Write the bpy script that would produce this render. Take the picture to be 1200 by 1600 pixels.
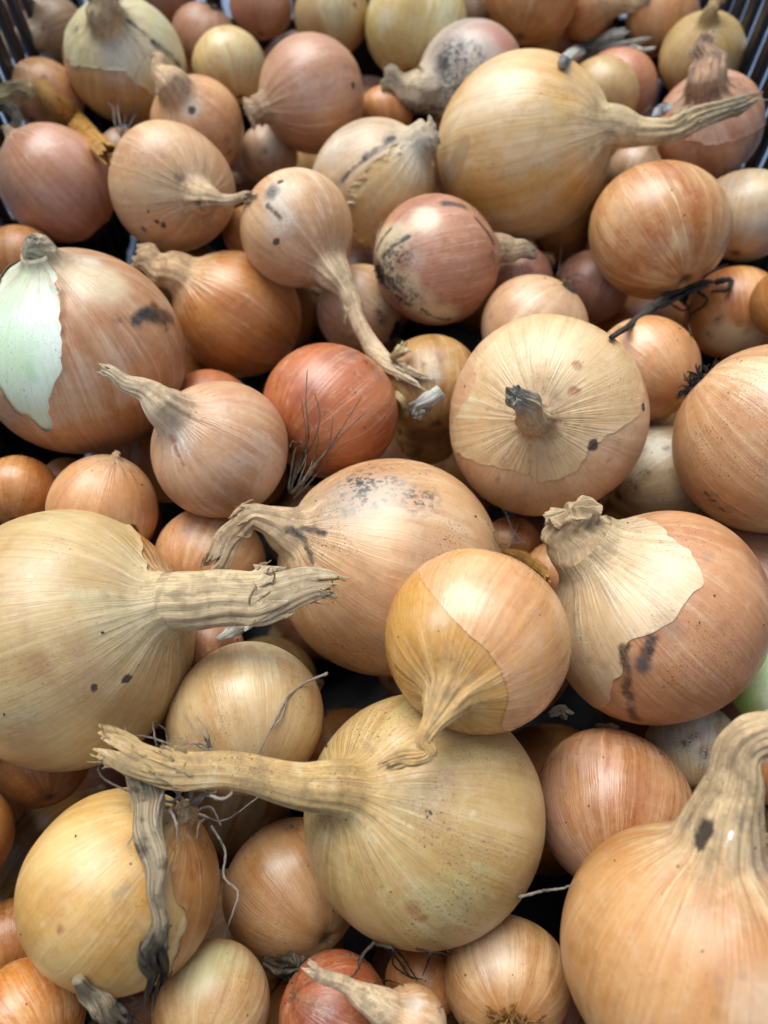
import bpy, math, random
import numpy as np
from mathutils import Matrix, Vector

# ------------------------------------------------------------------ camera, sky, light, exposure
for o in list(bpy.data.objects):
    bpy.data.objects.remove(o)
scene = bpy.context.scene
COL = scene.collection
R_ = math.radians

cam_data = bpy.data.cameras.new('camera')
cam_data.sensor_fit = 'VERTICAL'
cam_data.sensor_height = 36.0
cam_data.lens = 36.0 * 1250.0 / 1600.0
cam_data.clip_start = 0.01
cam_data.clip_end = 100.0
cam_data.dof.use_dof = True
cam_data.dof.focus_distance = 0.222
cam_data.dof.aperture_fstop = 10.0
cam = bpy.data.objects.new('camera', cam_data)
COL.objects.link(cam)
cam.location = (0, 0, 0.22)
cam.rotation_euler = (R_(90 - 61.5), 0, 0)
scene.camera = cam

SUN_ELEV, SUN_AZ = 60.0, -24.0            # soft light from high up, slightly from beyond the crate
world = bpy.data.worlds.new('World')
scene.world = world
world.use_nodes = True
wn = world.node_tree.nodes
wl = world.node_tree.links
bg = wn['Background']
sky = wn.new('ShaderNodeTexSky')
sky.sky_type = 'NISHITA'
sky.sun_disc = False
sky.sun_elevation = R_(SUN_ELEV)
sky.sun_rotation = R_(SUN_AZ)
sky.air_density = 1.0
sky.dust_density = 3.0
sky.ozone_density = 1.0
wl.new(sky.outputs['Color'], bg.inputs['Color'])
bg.inputs['Strength'].default_value = 0.095
sun_data = bpy.data.lights.new('sun', 'SUN')
sun_data.energy = 1.45
sun_data.angle = R_(45)
sun_data.color = (0.90, 0.96, 1.0)
sun = bpy.data.objects.new('sun', sun_data)
COL.objects.link(sun)
az = R_(SUN_AZ)
el = R_(SUN_ELEV)
to_sun = Vector((math.sin(az) * math.cos(el), math.cos(az) * math.cos(el), math.sin(el)))
sun.rotation_euler = to_sun.to_track_quat('Z', 'Y').to_euler()
scene.view_settings.view_transform = 'Standard'
scene.view_settings.look = 'None'
scene.view_settings.gamma = 1.0
scene.view_settings.use_curve_mapping = False
scene.view_settings.exposure = 1.2
scene.render.engine = 'CYCLES'
scene.cycles.max_bounces = 6
scene.cycles.diffuse_bounces = 3
scene.cycles.glossy_bounces = 2
scene.cycles.use_adaptive_sampling = True
scene.cycles.adaptive_threshold = 0.03

# ------------------------------------------------------------------ data of the pile
ONIONS = [{'loc': (-0.09006, 0.07782, 0.00347),
  'R': 0.03561,
  'm': [(-0.3324, -0.5139, 0.7908), (0.2963, -0.8529, -0.4298), (0.8954, 0.0915, 0.4358)],
  'a': 0.96,
  'zn': 1.06,
  'col': 'tan',
  'label': 'huge khaki onion with a thick straight papery stalk reaching over its neighbours',
  'seed': 0,
  'path': [(0.0004, 0.0023, 0.04822), (-0.00392, 0.00443, 0.06002), (-0.00794, 0.00664, 0.07097), (-0.01172, 0.00837, 0.07833), (-0.01343, 0.00956, 0.08298)],
  'hw': [0.00807, 0.00708, 0.00674, 0.00489, 0.00339, 0.00186],
  'flat': 0.45,
  'pl': 0.045,
  'jag': 0.3,
  'tip': 0.15,
  'wr': 0.5,
  'vd': (-0.734, 0.0, -0.679),
  'spots': [((0.682, 0.102, 0.724), None, 0.127, 'b'), ((0.847, 0.133, 0.515), None, 0.088, 'b'), ((0.623, -0.732, 0.275), None, 0.059, 'b'), ((0.443, 0.056, 0.895), None, 0.294, 'g'), ((0.646, 0.418, 0.638), None, 0.294, 'b'),
            ((0.285, 0.668, 0.687), None, 0.245, 'b'), ((0.817, 0.568, 0.098), None, 0.294, 'b'), ((0.874, 0.167, 0.456), None, 0.147, 'b'), ((0.397, 0.42, 0.816), None, 0.039, 'd'), ((0.618, 0.414, 0.669), None, 0.029, 'd')],
  'skins': [{'poly': [(-0.232, -0.667, 0.708), (-0.149, -0.51, 0.847), (0.052, -0.354, 0.934), (0.086, -0.204, 0.975), (-0.587, -0.153, 0.795), (-0.834, -0.167, 0.525), (-0.864, -0.279, 0.419), (-0.794, -0.511, 0.328),
                      (-0.623, -0.624, 0.472)],
             'col': 'tan2',
             'rag': 0.02,
             'lift': 1.0,
             'hole': 1}],
  'under': 'orange',
  'sheath': 0.72,
  'fray': 16,
  'q': 1},
 {'loc': (0.00963, 0.03105, -0.01227),
  'R': 0.03283,
  'm': [(0.7456, -0.3401, 0.5731), (0.3209, 0.9369, 0.1385), (-0.5841, 0.0806, 0.8077)],
  'a': 0.97,
  'zn': 1.07,
  'col': 'khaki',
  'label': 'big olive-tan onion whose long leathery stalk lies across the picture',
  'seed': 1,
  'path': [(-0.00558, -0.00244, 0.04246), (-0.01215, -0.00395, 0.05123), (-0.02278, -0.00719, 0.06169), (-0.03308, -0.00861, 0.07122), (-0.03917, -0.00882, 0.07566), (-0.0439, -0.00954, 0.07852)],
  'hw': [0.00688, 0.0051, 0.00413, 0.00381, 0.00396, 0.00413, 0.00369],
  'flat': 0.5,
  'pl': 0.032,
  'jag': 0.2,
  'tip': 0.1,
  'wr': 0.5,
  'vd': (-0.582, 0.0, -0.813),
  'spots': [((0.574, -0.609, 0.547), None, 0.072, 'r'), ((0.607, -0.651, 0.456), None, 0.041, 'r'), ((0.689, -0.669, 0.277), None, 0.046, 'b'), ((-0.083, -0.511, 0.856), None, 0.052, 'b'), ((0.629, 0.05, 0.775), None, 0.021, 'd'),
            ((0.622, 0.015, 0.783), None, 0.015, 'd'), ((0.819, 0.151, 0.553), None, 0.031, 'w')],
  'specks': 0.7,
  'sheath': 0.86,
  'fray': 14,
  'q': 1},
 {'loc': (0.07164, -0.00173, 0.00896),
  'R': 0.03012,
  'm': [(-0.4627, -0.5039, 0.7294), (0.8786, -0.3706, 0.3013), (0.1185, 0.7802, 0.6142)],
  'a': 0.97,
  'zn': 1.07,
  'col': 'orange3',
  'label': 'very large tan-orange onion in the near corner with a bent pleated neck',
  'seed': 2,
  'path': [(0.00036, 0.00014, 0.04191), (0.00059, 0.00103, 0.05026), (-0.00096, 0.00438, 0.0556), (-0.00578, 0.01035, 0.05925)],
  'hw': [0.00889, 0.00596, 0.00463, 0.00418, 0.00393],
  'flat': 0.55,
  'pl': 0.13,
  'jag': 0.2,
  'tip': 0.1,
  'wr': 0.5,
  'vd': (-0.835, 0.0, -0.55),
  'spots': [((0.204, -0.084, 0.975), None, 0.058, 'd'), ((0.136, -0.206, 0.969), None, 0.045, 's'), ((0.154, 0.086, 0.984), None, 0.04, 's'), ((0.877, -0.083, 0.473), None, 0.022, 's'), ((0.868, 0.156, 0.472), None, 0.036, 's'),
            ((0.117, 0.32, 0.94), None, 0.179, 's'), ((0.34, -0.009, 0.94), None, 0.031, 's'), ((0.799, 0.457, 0.391), None, 0.268, 'w'), ((0.79, 0.293, 0.539), None, 0.036, 's'), ((0.225, 0.061, 0.972), None, 0.018, 'W')],
  'sho': 0.15,
  'q': 1},
 {'loc': (0.02442, 0.06913, 0.02283),
  'R': 0.02386,
  'm': [(0.2986, 0.3699, 0.8798), (-0.8548, 0.5136, 0.0742), (-0.4244, -0.7742, 0.4695)],
  'a': 0.96,
  'zn': 1.06,
  'col': 'amber',
  'label': 'glossy amber onion on top of the pile with a tiny twisted drooping neck',
  'seed': 3,
  'path': [(-0.00085, -0.00011, 0.03102), (-0.00401, -0.00025, 0.03468), (-0.00496, -0.00209, 0.03499), (-0.00886, 0.0014, 0.03748), (-0.01348, 0.00539, 0.04065)],
  'hw': [0.00507, 0.00219, 0.0016, 0.00174, 0.00219, 0.00103],
  'flat': 0.6,
  'pl': 0.14,
  'jag': 0.3,
  'tip': 0.1,
  'wr': 0.9,
  'vd': (-0.668, 0.0, -0.744),
  'spots': [((0.581, 0.445, 0.681), None, 0.151, 'w')],
  'skins': [{'poly': [(0.289, 0.905, -0.313), (0.457, 0.881, 0.119), (0.642, 0.515, 0.569), (0.648, 0.099, 0.755), (0.607, -0.158, 0.779), (0.476, -0.373, 0.796), (0.207, -0.533, 0.82), (-0.198, -0.578, 0.791),
                      (-0.517, -0.783, 0.346), (-0.199, -0.969, -0.144), (0.197, -0.829, -0.523), (0.473, -0.316, -0.822), (0.582, 0.416, -0.699)],
             'col': 'amber2',
             'rag': 0.006,
             'lift': 0.15}],
  'gloss': 0.1,
  'q': 1},
 {'loc': (0.08112, 0.08573, -0.00304),
  'R': 0.03269,
  'm': [(0.0014, -0.6457, 0.7635), (0.6943, 0.5501, 0.464), (-0.7196, 0.5295, 0.4491)],
  'a': 0.9,
  'zn': 1.0,
  'col': 'rust',
  'label': 'large rust-brown onion with pale skin fanning from its torn open neck',
  'seed': 4,
  'path': [(0.00188, 0.00193, 0.03889), (0.00355, 0.00461, 0.04574)],
  'hw': [0.01078, 0.00807, 0.00652],
  'flat': 0.6,
  'pl': 0.05,
  'jag': 0.4,
  'tip': 0.05,
  'wr': 0.8,
  'vd': (-0.894, 0.0, -0.448),
  'spots': [((0.905, -0.173, 0.389), (0.891, -0.388, 0.234), 0.067, 'K'), ((0.815, -0.358, 0.456), (0.798, -0.588, 0.132), 0.045, 'K'), ((0.781, -0.621, 0.064), (0.561, -0.77, -0.305), 0.056, 'K'),
            ((0.875, -0.411, 0.255), None, 0.124, 's'), ((0.692, -0.602, 0.399), None, 0.056, 'b'), ((0.593, -0.657, 0.465), None, 0.056, 'b'), ((0.619, 0.639, 0.457), None, 0.062, 's'),
            ((0.948, 0.003, 0.318), None, 0.124, 's')],
  'skins': [{'poly': [(-0.697, -0.032, 0.716), (-0.613, 0.306, 0.728), (0.012, 0.543, 0.84), (0.5, 0.557, 0.663), (0.757, 0.512, 0.405), (0.883, 0.278, 0.379), (0.914, -0.075, 0.398), (0.821, -0.327, 0.469), (0.776, -0.59, 0.224),
                      (0.314, -0.927, -0.203), (-0.175, -0.977, -0.124), (-0.26, -0.808, 0.528)],
             'col': 'cream',
             'rag': 0.012,
             'lift': 0.12}],
  'specks': 0.5,
  'q': 1},
 {'loc': (0.00164, 0.10661, -0.01423),
  'R': 0.03631,
  'm': [(0.4133, -0.5159, 0.7503), (0.3543, 0.8502, 0.3894), (-0.8389, 0.1049, 0.5341)],
  'a': 0.97,
  'zn': 1.0,
  'col': 'peach2',
  'label': 'broad peach-tan onion with sooty grey shoulder and shrivelled folded neck',
  'seed': 5,
  'path': [(0.00013, 0.00082, 0.04331), (-0.0003, 0.00052, 0.04895), (-0.00239, -0.00525, 0.05021), (-0.00581, -0.01374, 0.05154), (-0.00966, -0.02096, 0.05399)],
  'hw': [0.00773, 0.0042, 0.00303, 0.00342, 0.00402, 0.0029],
  'flat': 0.4,
  'pl': 0.09,
  'jag': 0.3,
  'tip': 0.25,
  'wr': 0.5,
  'vd': (-0.894, -0.0, -0.448),
  'spots': [((0.444, 0.586, 0.678), None, 0.339, 'k'), ((0.403, 0.374, 0.835), None, 0.282, 's'), ((0.744, 0.573, 0.343), None, 0.181, 'k'), ((0.334, 0.571, 0.75), None, 0.136, 'k'),
            ((0.184, 0.02, 0.983), (0.431, -0.159, 0.888), 0.034, 'K'), ((0.223, 0.059, 0.973), (0.469, 0.086, 0.879), 0.04, 'K'), ((0.494, 0.415, 0.764), None, 0.311, 'W2'), ((0.611, 0.57, 0.55), None, 0.226, 'W2'),
            ((0.968, 0.146, 0.202), None, 0.226, 's'), ((0.772, -0.607, 0.189), None, 0.169, 's')],
  'specks': 0.8,
  'sheath': 0.55,
  'sho': 0.14,
  'fray': 10,
  'q': 1},
 {'loc': (0.05395, 0.1559, 0.00016),
  'R': 0.03316,
  'm': [(-0.0352, 0.7955, 0.605), (-0.9523, 0.157, -0.2618), (-0.3032, -0.5853, 0.752)],
  'a': 0.72,
  'zn': 0.8,
  'col': 'cream2',
  'label': 'flat pale onion turned neck-up to the viewer with a dry stub',
  'seed': 6,
  'path': [(0.00301, 0.0004, 0.03575), (0.00691, 0.00176, 0.043), (0.00953, 0.00311, 0.04833)],
  'hw': [0.00544, 0.00411, 0.00345, 0.00231],
  'flat': 0.9,
  'pl': 0.12,
  'jag': 0.15,
  'tip': 0.9,
  'wr': 0.4,
  'vd': (-0.04, 0.112, -0.993),
  'spots': [((-0.263, -0.496, 0.827), None, 0.064, 'd'), ((-0.403, -0.646, 0.649), None, 0.038, 's'), ((0.072, -0.937, 0.342), None, 0.038, 'd'), ((0.471, -0.348, 0.81), None, 0.057, 'r'),
            ((0.249, -0.338, 0.908), None, 0.064, 'r'), ((-0.38, 0.297, 0.876), (-0.595, 0.408, 0.693), 0.025, 's'), ((-0.238, 0.225, 0.945), (-0.354, 0.322, 0.878), 0.019, 's'),
            ((-0.231, 0.06, 0.971), (-0.515, 0.083, 0.853), 0.019, 's'), ((0.101, 0.474, 0.875), None, 0.038, 'b'), ((0.005, -0.164, 0.986), None, 0.102, 'b')],
  'skins': [{'poly': [(0.545, 0.626, 0.557), (0.295, 0.613, 0.733), (-0.248, 0.955, 0.161), (-0.399, 0.744, 0.537), (-0.459, 0.199, 0.866), (-0.62, -0.05, 0.783), (-0.512, -0.346, 0.787), (-0.309, -0.419, 0.854),
                      (-0.043, -0.832, 0.554), (0.195, -0.956, 0.218), (0.511, -0.858, 0.049), (0.865, -0.479, -0.151), (0.997, 0.015, -0.08), (0.801, 0.399, 0.447)],
             'col': 'cream3',
             'rag': 0.02,
             'lift': 0.1}],
  'under': 'peach4',
  'q': 1},
 {'loc': (0.12373, 0.14282, 0.0052),
  'R': 0.03077,
  'm': [(-0.3853, -0.5497, 0.7412), (-0.6124, -0.4485, -0.651), (0.6903, -0.7047, -0.1638)],
  'a': 0.96,
  'zn': 1.06,
  'col': 'gold2',
  'label': 'golden streaked onion at the picture edge with a black matted root tuft',
  'seed': 7,
  'path': [(0, 0, 0.0357)],
  'hw': [0.00269, 0.00158],
  'flat': 0.55,
  'pl': 0.06,
  'jag': 0.25,
  'tip': 0.3,
  'wr': 0.5,
  'vd': (-0.998, 0.0, 0.07),
  'spots': [((0.598, 0.801, 0.027), None, 0.127, 'k'), ((0.576, 0.8, 0.168), None, 0.076, 'k'), ((0.588, 0.801, -0.113), None, 0.063, 'k'), ((0.231, 0.147, -0.962), None, 0.063, 'b')],
  'tuft': {'n': 60, 'L': 0.2, 'w': 0.0005, 'col': 'black', 'spread': 0.95},
  'specks': 0.7,
  'q': 1},
 {'loc': (-0.10603, 0.18314, -8e-05),
  'R': 0.03598,
  'm': [(0.4482, -0.8367, 0.3147), (0.8877, 0.4581, -0.0465), (-0.1052, 0.3002, 0.9481)],
  'a': 0.95,
  'zn': 1.05,
  'col': 'white',
  'label': 'big brown onion with a torn skin baring white flesh',
  'seed': 8,
  'path': [(0.00211, -0.00125, 0.03958), (0.00141, -0.00317, 0.04245)],
  'hw': [0.00571, 0.00342, 0.0024],
  'flat': 0.4,
  'pl': 0.12,
  'jag': 0.5,
  'tip': 0.2,
  'wr': 0.5,
  'vd': (-0.884, -0.0, -0.467),
  'spots': [((0.668, -0.499, 0.552), None, 0.263, 'gl'), ((0.308, -0.362, 0.88), None, 0.18, 'gl'), ((0.138, -0.165, 0.976), (0.802, -0.463, 0.377), 0.06, 'gl')],
  'skins': [{'poly': [(-0.508, -0.147, 0.849), (-0.037, 0.002, 0.999), (0.294, 0.056, 0.954), (0.66, -0.003, 0.751), (0.908, -0.255, 0.332), (0.863, -0.469, -0.189), (0.792, -0.609, -0.036), (0.68, -0.719, 0.142),
                      (0.548, -0.753, 0.365), (0.39, -0.668, 0.634), (0.136, -0.501, 0.855), (-0.241, -0.313, 0.919)],
             'col': 'brownskin',
             'rag': 0.02,
             'lift': 1.0,
             'hole': 1}],
  'skspots': [((0.604, 0.649, 0.463), (0.376, 0.887, 0.266), 0.09, 'K'), ((0.68, 0.537, 0.499), (0.455, 0.761, 0.462), 0.072, 'K'), ((0.709, 0.399, 0.582), None, 0.072, 'k'), ((0.114, 0.376, 0.919), None, 0.144, 'W2'),
              ((0.374, 0.365, 0.853), None, 0.299, 'y'), ((0.538, 0.788, 0.298), None, 0.084, 'k')],
  'neckcol': 'grey2',
  'flesh': 1,
  'q': 1},
 {'loc': (-0.05233, 0.14063, 0.0033),
  'R': 0.0224,
  'm': [(0.604, -0.679, 0.4174), (0.5942, 0.7326, 0.3319), (-0.5311, 0.0475, 0.8459)],
  'a': 0.95,
  'zn': 1.15,
  'col': 'pinktan',
  'label': 'small pinkish onion with a short flared stalk above a wiry root tuft',
  'seed': 9,
  'path': [(-0.00292, 0.00039, 0.03137), (-0.00782, -0.00084, 0.03736), (-0.01261, -0.00289, 0.04316)],
  'hw': [0.00612, 0.0036, 0.00245, 0.0015],
  'flat': 0.6,
  'pl': 0.06,
  'jag': 0.2,
  'tip': 0.15,
  'wr': 0.8,
  'vd': (-0.825, 0.0, -0.565),
  'spots': [((0.272, -0.288, 0.918), None, 0.082, 'r'), ((0.328, -0.349, 0.878), (0.514, -0.458, 0.725), 0.036, 'r'), ((0.377, -0.232, 0.897), None, 0.255, 'W2'), ((0.016, -0.195, 0.981), None, 0.182, 'w')],
  'roots': [(0.5, [(0.01567, 0.00177, -0.02043), (0.00942, 0.01266, -0.02134), (0.01476, 0.02032, -0.01315), (0.01208, 0.02785, -0.00667), (0.00679, 0.03685, -0.00309)]),
            (0.45, [(0.01622, 0.0018, -0.02095), (0.00458, 0.01015, -0.02519), (0.01596, 0.01971, -0.01545), (0.01661, 0.02722, -0.01072), (0.01292, 0.03196, -0.00657)]),
            (0.5, [(0.0171, 0.00192, -0.02178), (0.01979, 0.01013, -0.01815), (0.01903, 0.01974, -0.0196), (0.02199, 0.03049, -0.01629), (0.02152, 0.04016, -0.01561)]),
            (0.45, [(0.0171, 0.00192, -0.02178), (0.01168, 0.01273, -0.0264), (0.02109, 0.02392, -0.01866), (0.02336, 0.0383, -0.01942)]),
            (0.35, [(0.01641, 0.00297, -0.01965), (0.00973, 0.01197, -0.02), (0.01555, 0.01813, -0.01326), (0.01353, 0.02545, -0.00607), (0.01144, 0.02836, -0.00402)]),
            (0.4, [(0.01682, 0.00213, -0.02011), (0.0166, 0.0162, -0.02193), (0.02004, 0.02267, -0.0174), (0.01975, 0.02955, -0.01235)]),
            (0.4, [(0.01655, 0.00234, -0.01845), (0.01039, 0.01481, -0.01559), (0.01329, 0.01726, -0.01339), (0.01458, 0.01502, -0.01723), (0.01853, 0.00826, -0.01601)]),
            (0.4, [(0.01699, 0.0018, -0.0203), (0.01998, 0.00786, -0.01852), (0.01475, 0.01581, -0.02049), (0.01782, 0.02203, -0.01383), (0.01517, 0.0243, -0.00914)]),
            (0.35, [(0.01737, 0.00217, -0.02063), (0.01895, 0.00807, -0.01752), (0.01224, 0.0152, -0.01914), (0.01121, 0.0161, -0.01294), (0.0194, 0.01289, -0.00643)]),
            (0.35, [(0.01803, 0.00083, -0.02137), (0.02118, 0.00657, -0.01977), (0.01274, 0.01402, -0.02775), (0.02057, 0.02311, -0.02183), (0.02196, 0.02659, -0.02227)])],
  'q': 1},
 {'loc': (-0.01947, 0.16646, -0.01162),
  'R': 0.0241,
  'm': [(0.464, -0.179, 0.8675), (0.6612, -0.5818, -0.4737), (0.5895, 0.7934, -0.1516)],
  'a': 0.97,
  'zn': 1.07,
  'col': 'red',
  'label': 'smooth brick-red onion with a fan of stray roots lying on it',
  'seed': 10,
  'path': [(0, 0, 0.0282)],
  'hw': [0.00216, 0.00127],
  'flat': 0.55,
  'pl': 0.06,
  'jag': 0.25,
  'tip': 0.3,
  'wr': 0.5,
  'vd': (-0.839, -0.0, 0.545),
  'spots': [((0.865, -0.118, 0.487), None, 0.131, 'k'), ((0.809, -0.403, 0.427), None, 0.15, 's'), ((0.886, 0.113, 0.449), None, 0.168, 's')],
  'gloss': 0.05,
  'q': 1},
 {'loc': (-0.05914, 0.22536, -0.02655),
  'R': 0.02434,
  'm': [(0.365, -0.7237, 0.5857), (0.564, 0.6724, 0.4793), (-0.7407, 0.1555, 0.6536)],
  'a': 1.07,
  'zn': 1.12,
  'col': 'orange',
  'label': 'glossy orange egg-shaped onion with a wide pale neck',
  'seed': 11,
  'path': [(-0.00324, -0.00252, 0.03534), (-0.00854, -0.00425, 0.04479)],
  'hw': [0.00795, 0.00594, 0.00545],
  'flat': 0.6,
  'pl': 0.06,
  'jag': 0.25,
  'tip': 0.1,
  'wr': 0.5,
  'vd': (-0.97, -0.0, -0.243),
  'gloss': 0.06,
  'q': 0},
 {'loc': (-0.0327, 0.23858, 0.00498),
  'R': 0.02111,
  'm': [(-0.2723, -0.3358, 0.9017), (-0.7757, -0.4778, -0.4122), (0.5693, -0.8117, -0.1304)],
  'a': 1.02,
  'zn': 1.18,
  'col': 'peach3',
  'label': 'onion with a long pale shrivelled stalk trailing down to the side',
  'seed': 12,
  'path': [(-0.00025, 0.0002, 0.03322), (-0.00173, 0.00398, 0.04392), (-0.00437, 0.00508, 0.05735), (0.00326, 0.00163, 0.0769), (0.00077, -0.00391, 0.08684)],
  'hw': [0.00616, 0.00306, 0.00258, 0.0035, 0.00245, 0.00267],
  'flat': 0.5,
  'pl': 0.1,
  'jag': 0.4,
  'tip': 0.35,
  'wr': 0.9,
  'vd': (-0.821, -0.0, -0.571),
  'spots': [((0.975, -0.049, -0.215), None, 0.178, 'K'), ((0.986, 0.156, -0.067), (0.96, 0.111, 0.259), 0.056, 'K'), ((0.793, 0.417, 0.444), None, 0.067, 'd'), ((0.919, -0.284, -0.275), None, 0.067, 'd'),
            ((0.948, 0.116, 0.298), None, 0.333, 'W2'), ((0.993, -0.054, -0.109), None, 0.289, 'W2')],
  'sheath': 0.3,
  'fray': 14,
  'q': 0},
 {'loc': (-0.0841, 0.2665, 0.0),
  'R': 0.02458,
  'm': [(0.1385, 0.6016, 0.7867), (-0.7812, -0.4219, 0.4602), (0.6088, -0.6783, 0.4115)],
  'a': 0.95,
  'zn': 1.05,
  'col': 'peach2',
  'label': 'round peach onion with a thin bent neck aimed at the viewer',
  'seed': 13,
  'path': [(0.00114, -0.00105, 0.03774), (0.00218, -0.00498, 0.04353), (0.00468, -0.00697, 0.05371)],
  'hw': [0.00581, 0.00236, 0.00187, 0.0016],
  'flat': 0.8,
  'pl': 0.06,
  'jag': 0.25,
  'tip': 0.1,
  'wr': 0.5,
  'vd': (-0.069, -0.416, -0.907),
  'spots': [((-0.489, 0.479, 0.729), None, 0.05, 'd'), ((-0.455, 0.569, 0.685), None, 0.04, 'd'), ((-0.599, 0.674, 0.433), None, 0.069, 'k'), ((0.237, 0.322, 0.917), None, 0.089, 'd2'), ((-0.042, 0.138, 0.99), None, 0.059, 'k'),
            ((0.018, 0.624, 0.781), None, 0.396, 'g'), ((-0.303, 0.697, 0.649), None, 0.03, 'd')],
  'specks': 0.4,
  'q': 1},
 {'loc': (-0.13799, 0.28337, -0.011),
  'R': 0.02291,
  'm': [(0.29, -0.6876, 0.6657), (0.7296, 0.609, 0.3112), (-0.6193, 0.3954, 0.6783)],
  'a': 1.05,
  'zn': 1.1500000000000001,
  'col': 'pink',
  'label': 'smooth pink-brown onion with a blackened root end',
  'seed': 14,
  'path': [(0, 0, 0.02863)],
  'hw': [0.00203, 0.00119],
  'flat': 0.55,
  'pl': 0.06,
  'jag': 0.25,
  'tip': 0.3,
  'wr': 0.5,
  'vd': (-0.995, -0.0, 0.105),
  'spots': [((-0.334, 0.01, -0.942), None, 0.242, 'k'), ((-0.146, 0.019, -0.989), None, 0.264, 'y')],
  'tuft': {'n': 50, 'L': 0.16, 'w': 0.0006, 'col': 'black', 'spread': 0.9},
  'gloss': 0.03,
  'q': 0},
 {'loc': (-0.11945, 0.36107, -0.0066),
  'R': 0.02694,
  'm': [(0.4378, -0.8413, -0.3171), (0.899, 0.4038, 0.1696), (-0.0146, -0.3593, 0.9331)],
  'a': 0.95,
  'zn': 1.05,
  'col': 'green',
  'label': 'greenish-white topped onion with a thick cut neck and grey cracks',
  'seed': 15,
  'path': [(-0.00127, 0.00164, 0.03155), (-0.00768, 0.00649, 0.03457)],
  'hw': [0.00769, 0.00681, 0.0065],
  'flat': 0.85,
  'pl': 0.06,
  'jag': 0.25,
  'tip': 0.15,
  'wr': 0.5,
  'vd': (-0.642, 0.0, -0.767),
  'spots': [((0.131, 0.294, 0.947), (0.439, 0.534, 0.722), 0.04, 'K'), ((0.458, 0.525, 0.717), (0.603, 0.776, 0.186), 0.071, 'K'), ((0.186, 0.218, 0.958), (0.588, 0.308, 0.748), 0.04, 's'),
            ((-0.214, -0.487, 0.847), None, 0.071, 'k'), ((0.386, 0.04, 0.922), None, 0.051, 'b'), ((-0.178, -0.534, 0.827), None, 0.101, 's'), ((0.583, -0.063, 0.81), None, 0.404, 'W2')],
  'skins': [{'poly': [(-0.767, -0.526, 0.367), (-0.061, -0.877, 0.478), (0.325, -0.692, 0.644), (0.679, -0.137, 0.721), (0.89, 0.023, 0.456), (0.954, 0.155, -0.256), (0.505, 0.655, -0.561), (0.034, 0.958, -0.286),
                      (-0.594, 0.8, 0.081), (-0.859, 0.349, 0.373)],
             'col': 'greenpale',
             'rag': 0.03,
             'lift': 0.3}],
  'q': 0},
 {'loc': (-0.08267, 0.32135, -0.011),
  'R': 0.02061,
  'm': [(0.4724, -0.8813, -0.0115), (0.8371, 0.4446, 0.3189), (-0.2759, -0.1603, 0.9477)],
  'a': 0.98,
  'zn': 1.15,
  'col': 'peach',
  'label': 'small peach onion with a pointed upright neck tip',
  'seed': 16,
  'path': [(-0.0047, -0.00065, 0.02807), (-0.01119, 0.00145, 0.03194)],
  'hw': [0.00723, 0.00346, 0.00159],
  'flat': 0.8,
  'pl': 0.06,
  'jag': 0.25,
  'tip': 0.1,
  'wr': 0.5,
  'vd': (-0.791, -0.0, -0.612),
  'spots': [((0.536, 0.082, 0.84), None, 0.26, 'W2'), ((0.565, 0.059, 0.823), None, 0.091, 'd'), ((0.173, 0.107, 0.979), None, 0.078, 's'), ((0.947, 0.319, 0.041), None, 0.117, 'k'), ((0.955, 0.234, -0.183), None, 0.104, 'k')],
  'q': 0},
 {'loc': (-0.0741, 0.3733, -0.0165),
  'R': 0.01748,
  'm': [(0.0021, -0.4362, 0.8999), (0.9538, 0.2712, 0.1292), (-0.3004, 0.858, 0.4166)],
  'a': 0.95,
  'zn': 1.05,
  'col': 'cream4',
  'label': 'pale cream onion tucked between a pink onion and a green-topped one',
  'seed': 17,
  'path': [(0, 0, 0.0201)],
  'hw': [0.0016, 0.00094],
  'flat': 0.55,
  'pl': 0.06,
  'jag': 0.25,
  'tip': 0.3,
  'wr': 0.5,
  'vd': (-0.839, -0.0, 0.545),
  'gloss': 0.05,
  'q': 0},
 {'loc': (-0.03232, 0.33448, -0.00521),
  'R': 0.02393,
  'm': [(0.4219, -0.7011, 0.5748), (-0.2368, 0.5268, 0.8163), (-0.8752, -0.4805, 0.0562)],
  'a': 0.98,
  'zn': 1.04,
  'col': 'pink2',
  'label': 'pinkish-brown onion lying on its side with a dark root end',
  'seed': 18,
  'path': [(-0.0016, -0.00129, 0.03187)],
  'hw': [0.00617, 0.00505],
  'flat': 0.55,
  'pl': 0.06,
  'jag': 0.25,
  'tip': 0.3,
  'wr': 0.5,
  'vd': (-0.933, 0.0, -0.359),
  'spots': [((0.881, -0.03, -0.473), None, 0.067, 'd'), ((0.869, 0.265, -0.419), None, 0.067, 's'), ((0.516, 0.102, -0.851), None, 0.157, 'k')],
  'tuft': {'n': 30, 'L': 0.14, 'w': 0.0006, 'col': 'black', 'spread': 0.8},
  'gloss': 0.02,
  'q': 0},
 {'loc': (-0.0054, 0.28218, -0.011),
  'R': 0.02521,
  'm': [(-0.2913, -0.8754, 0.3857), (0.643, -0.4777, -0.5986), (0.7083, 0.0736, 0.702)],
  'a': 1.08,
  'zn': 1.1800000000000002,
  'col': 'creamgrey',
  'label': 'cream onion with a long grey crack and peeling stripes',
  'seed': 19,
  'path': [(-0.00238, 0.00193, 0.03555)],
  'hw': [0.00666, 0.00511],
  'flat': 0.55,
  'pl': 0.06,
  'jag': 0.25,
  'tip': 0.3,
  'wr': 0.5,
  'vd': (-0.917, -0.0, -0.398),
  'spots': [((0.928, -0.373, 0.01), (0.334, -0.354, 0.873), 0.093, 's'), ((0.784, -0.373, 0.496), (0.371, -0.307, 0.877), 0.062, 'K'), ((0.929, -0.363, 0.07), (0.784, -0.373, 0.496), 0.041, 'K'),
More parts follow.
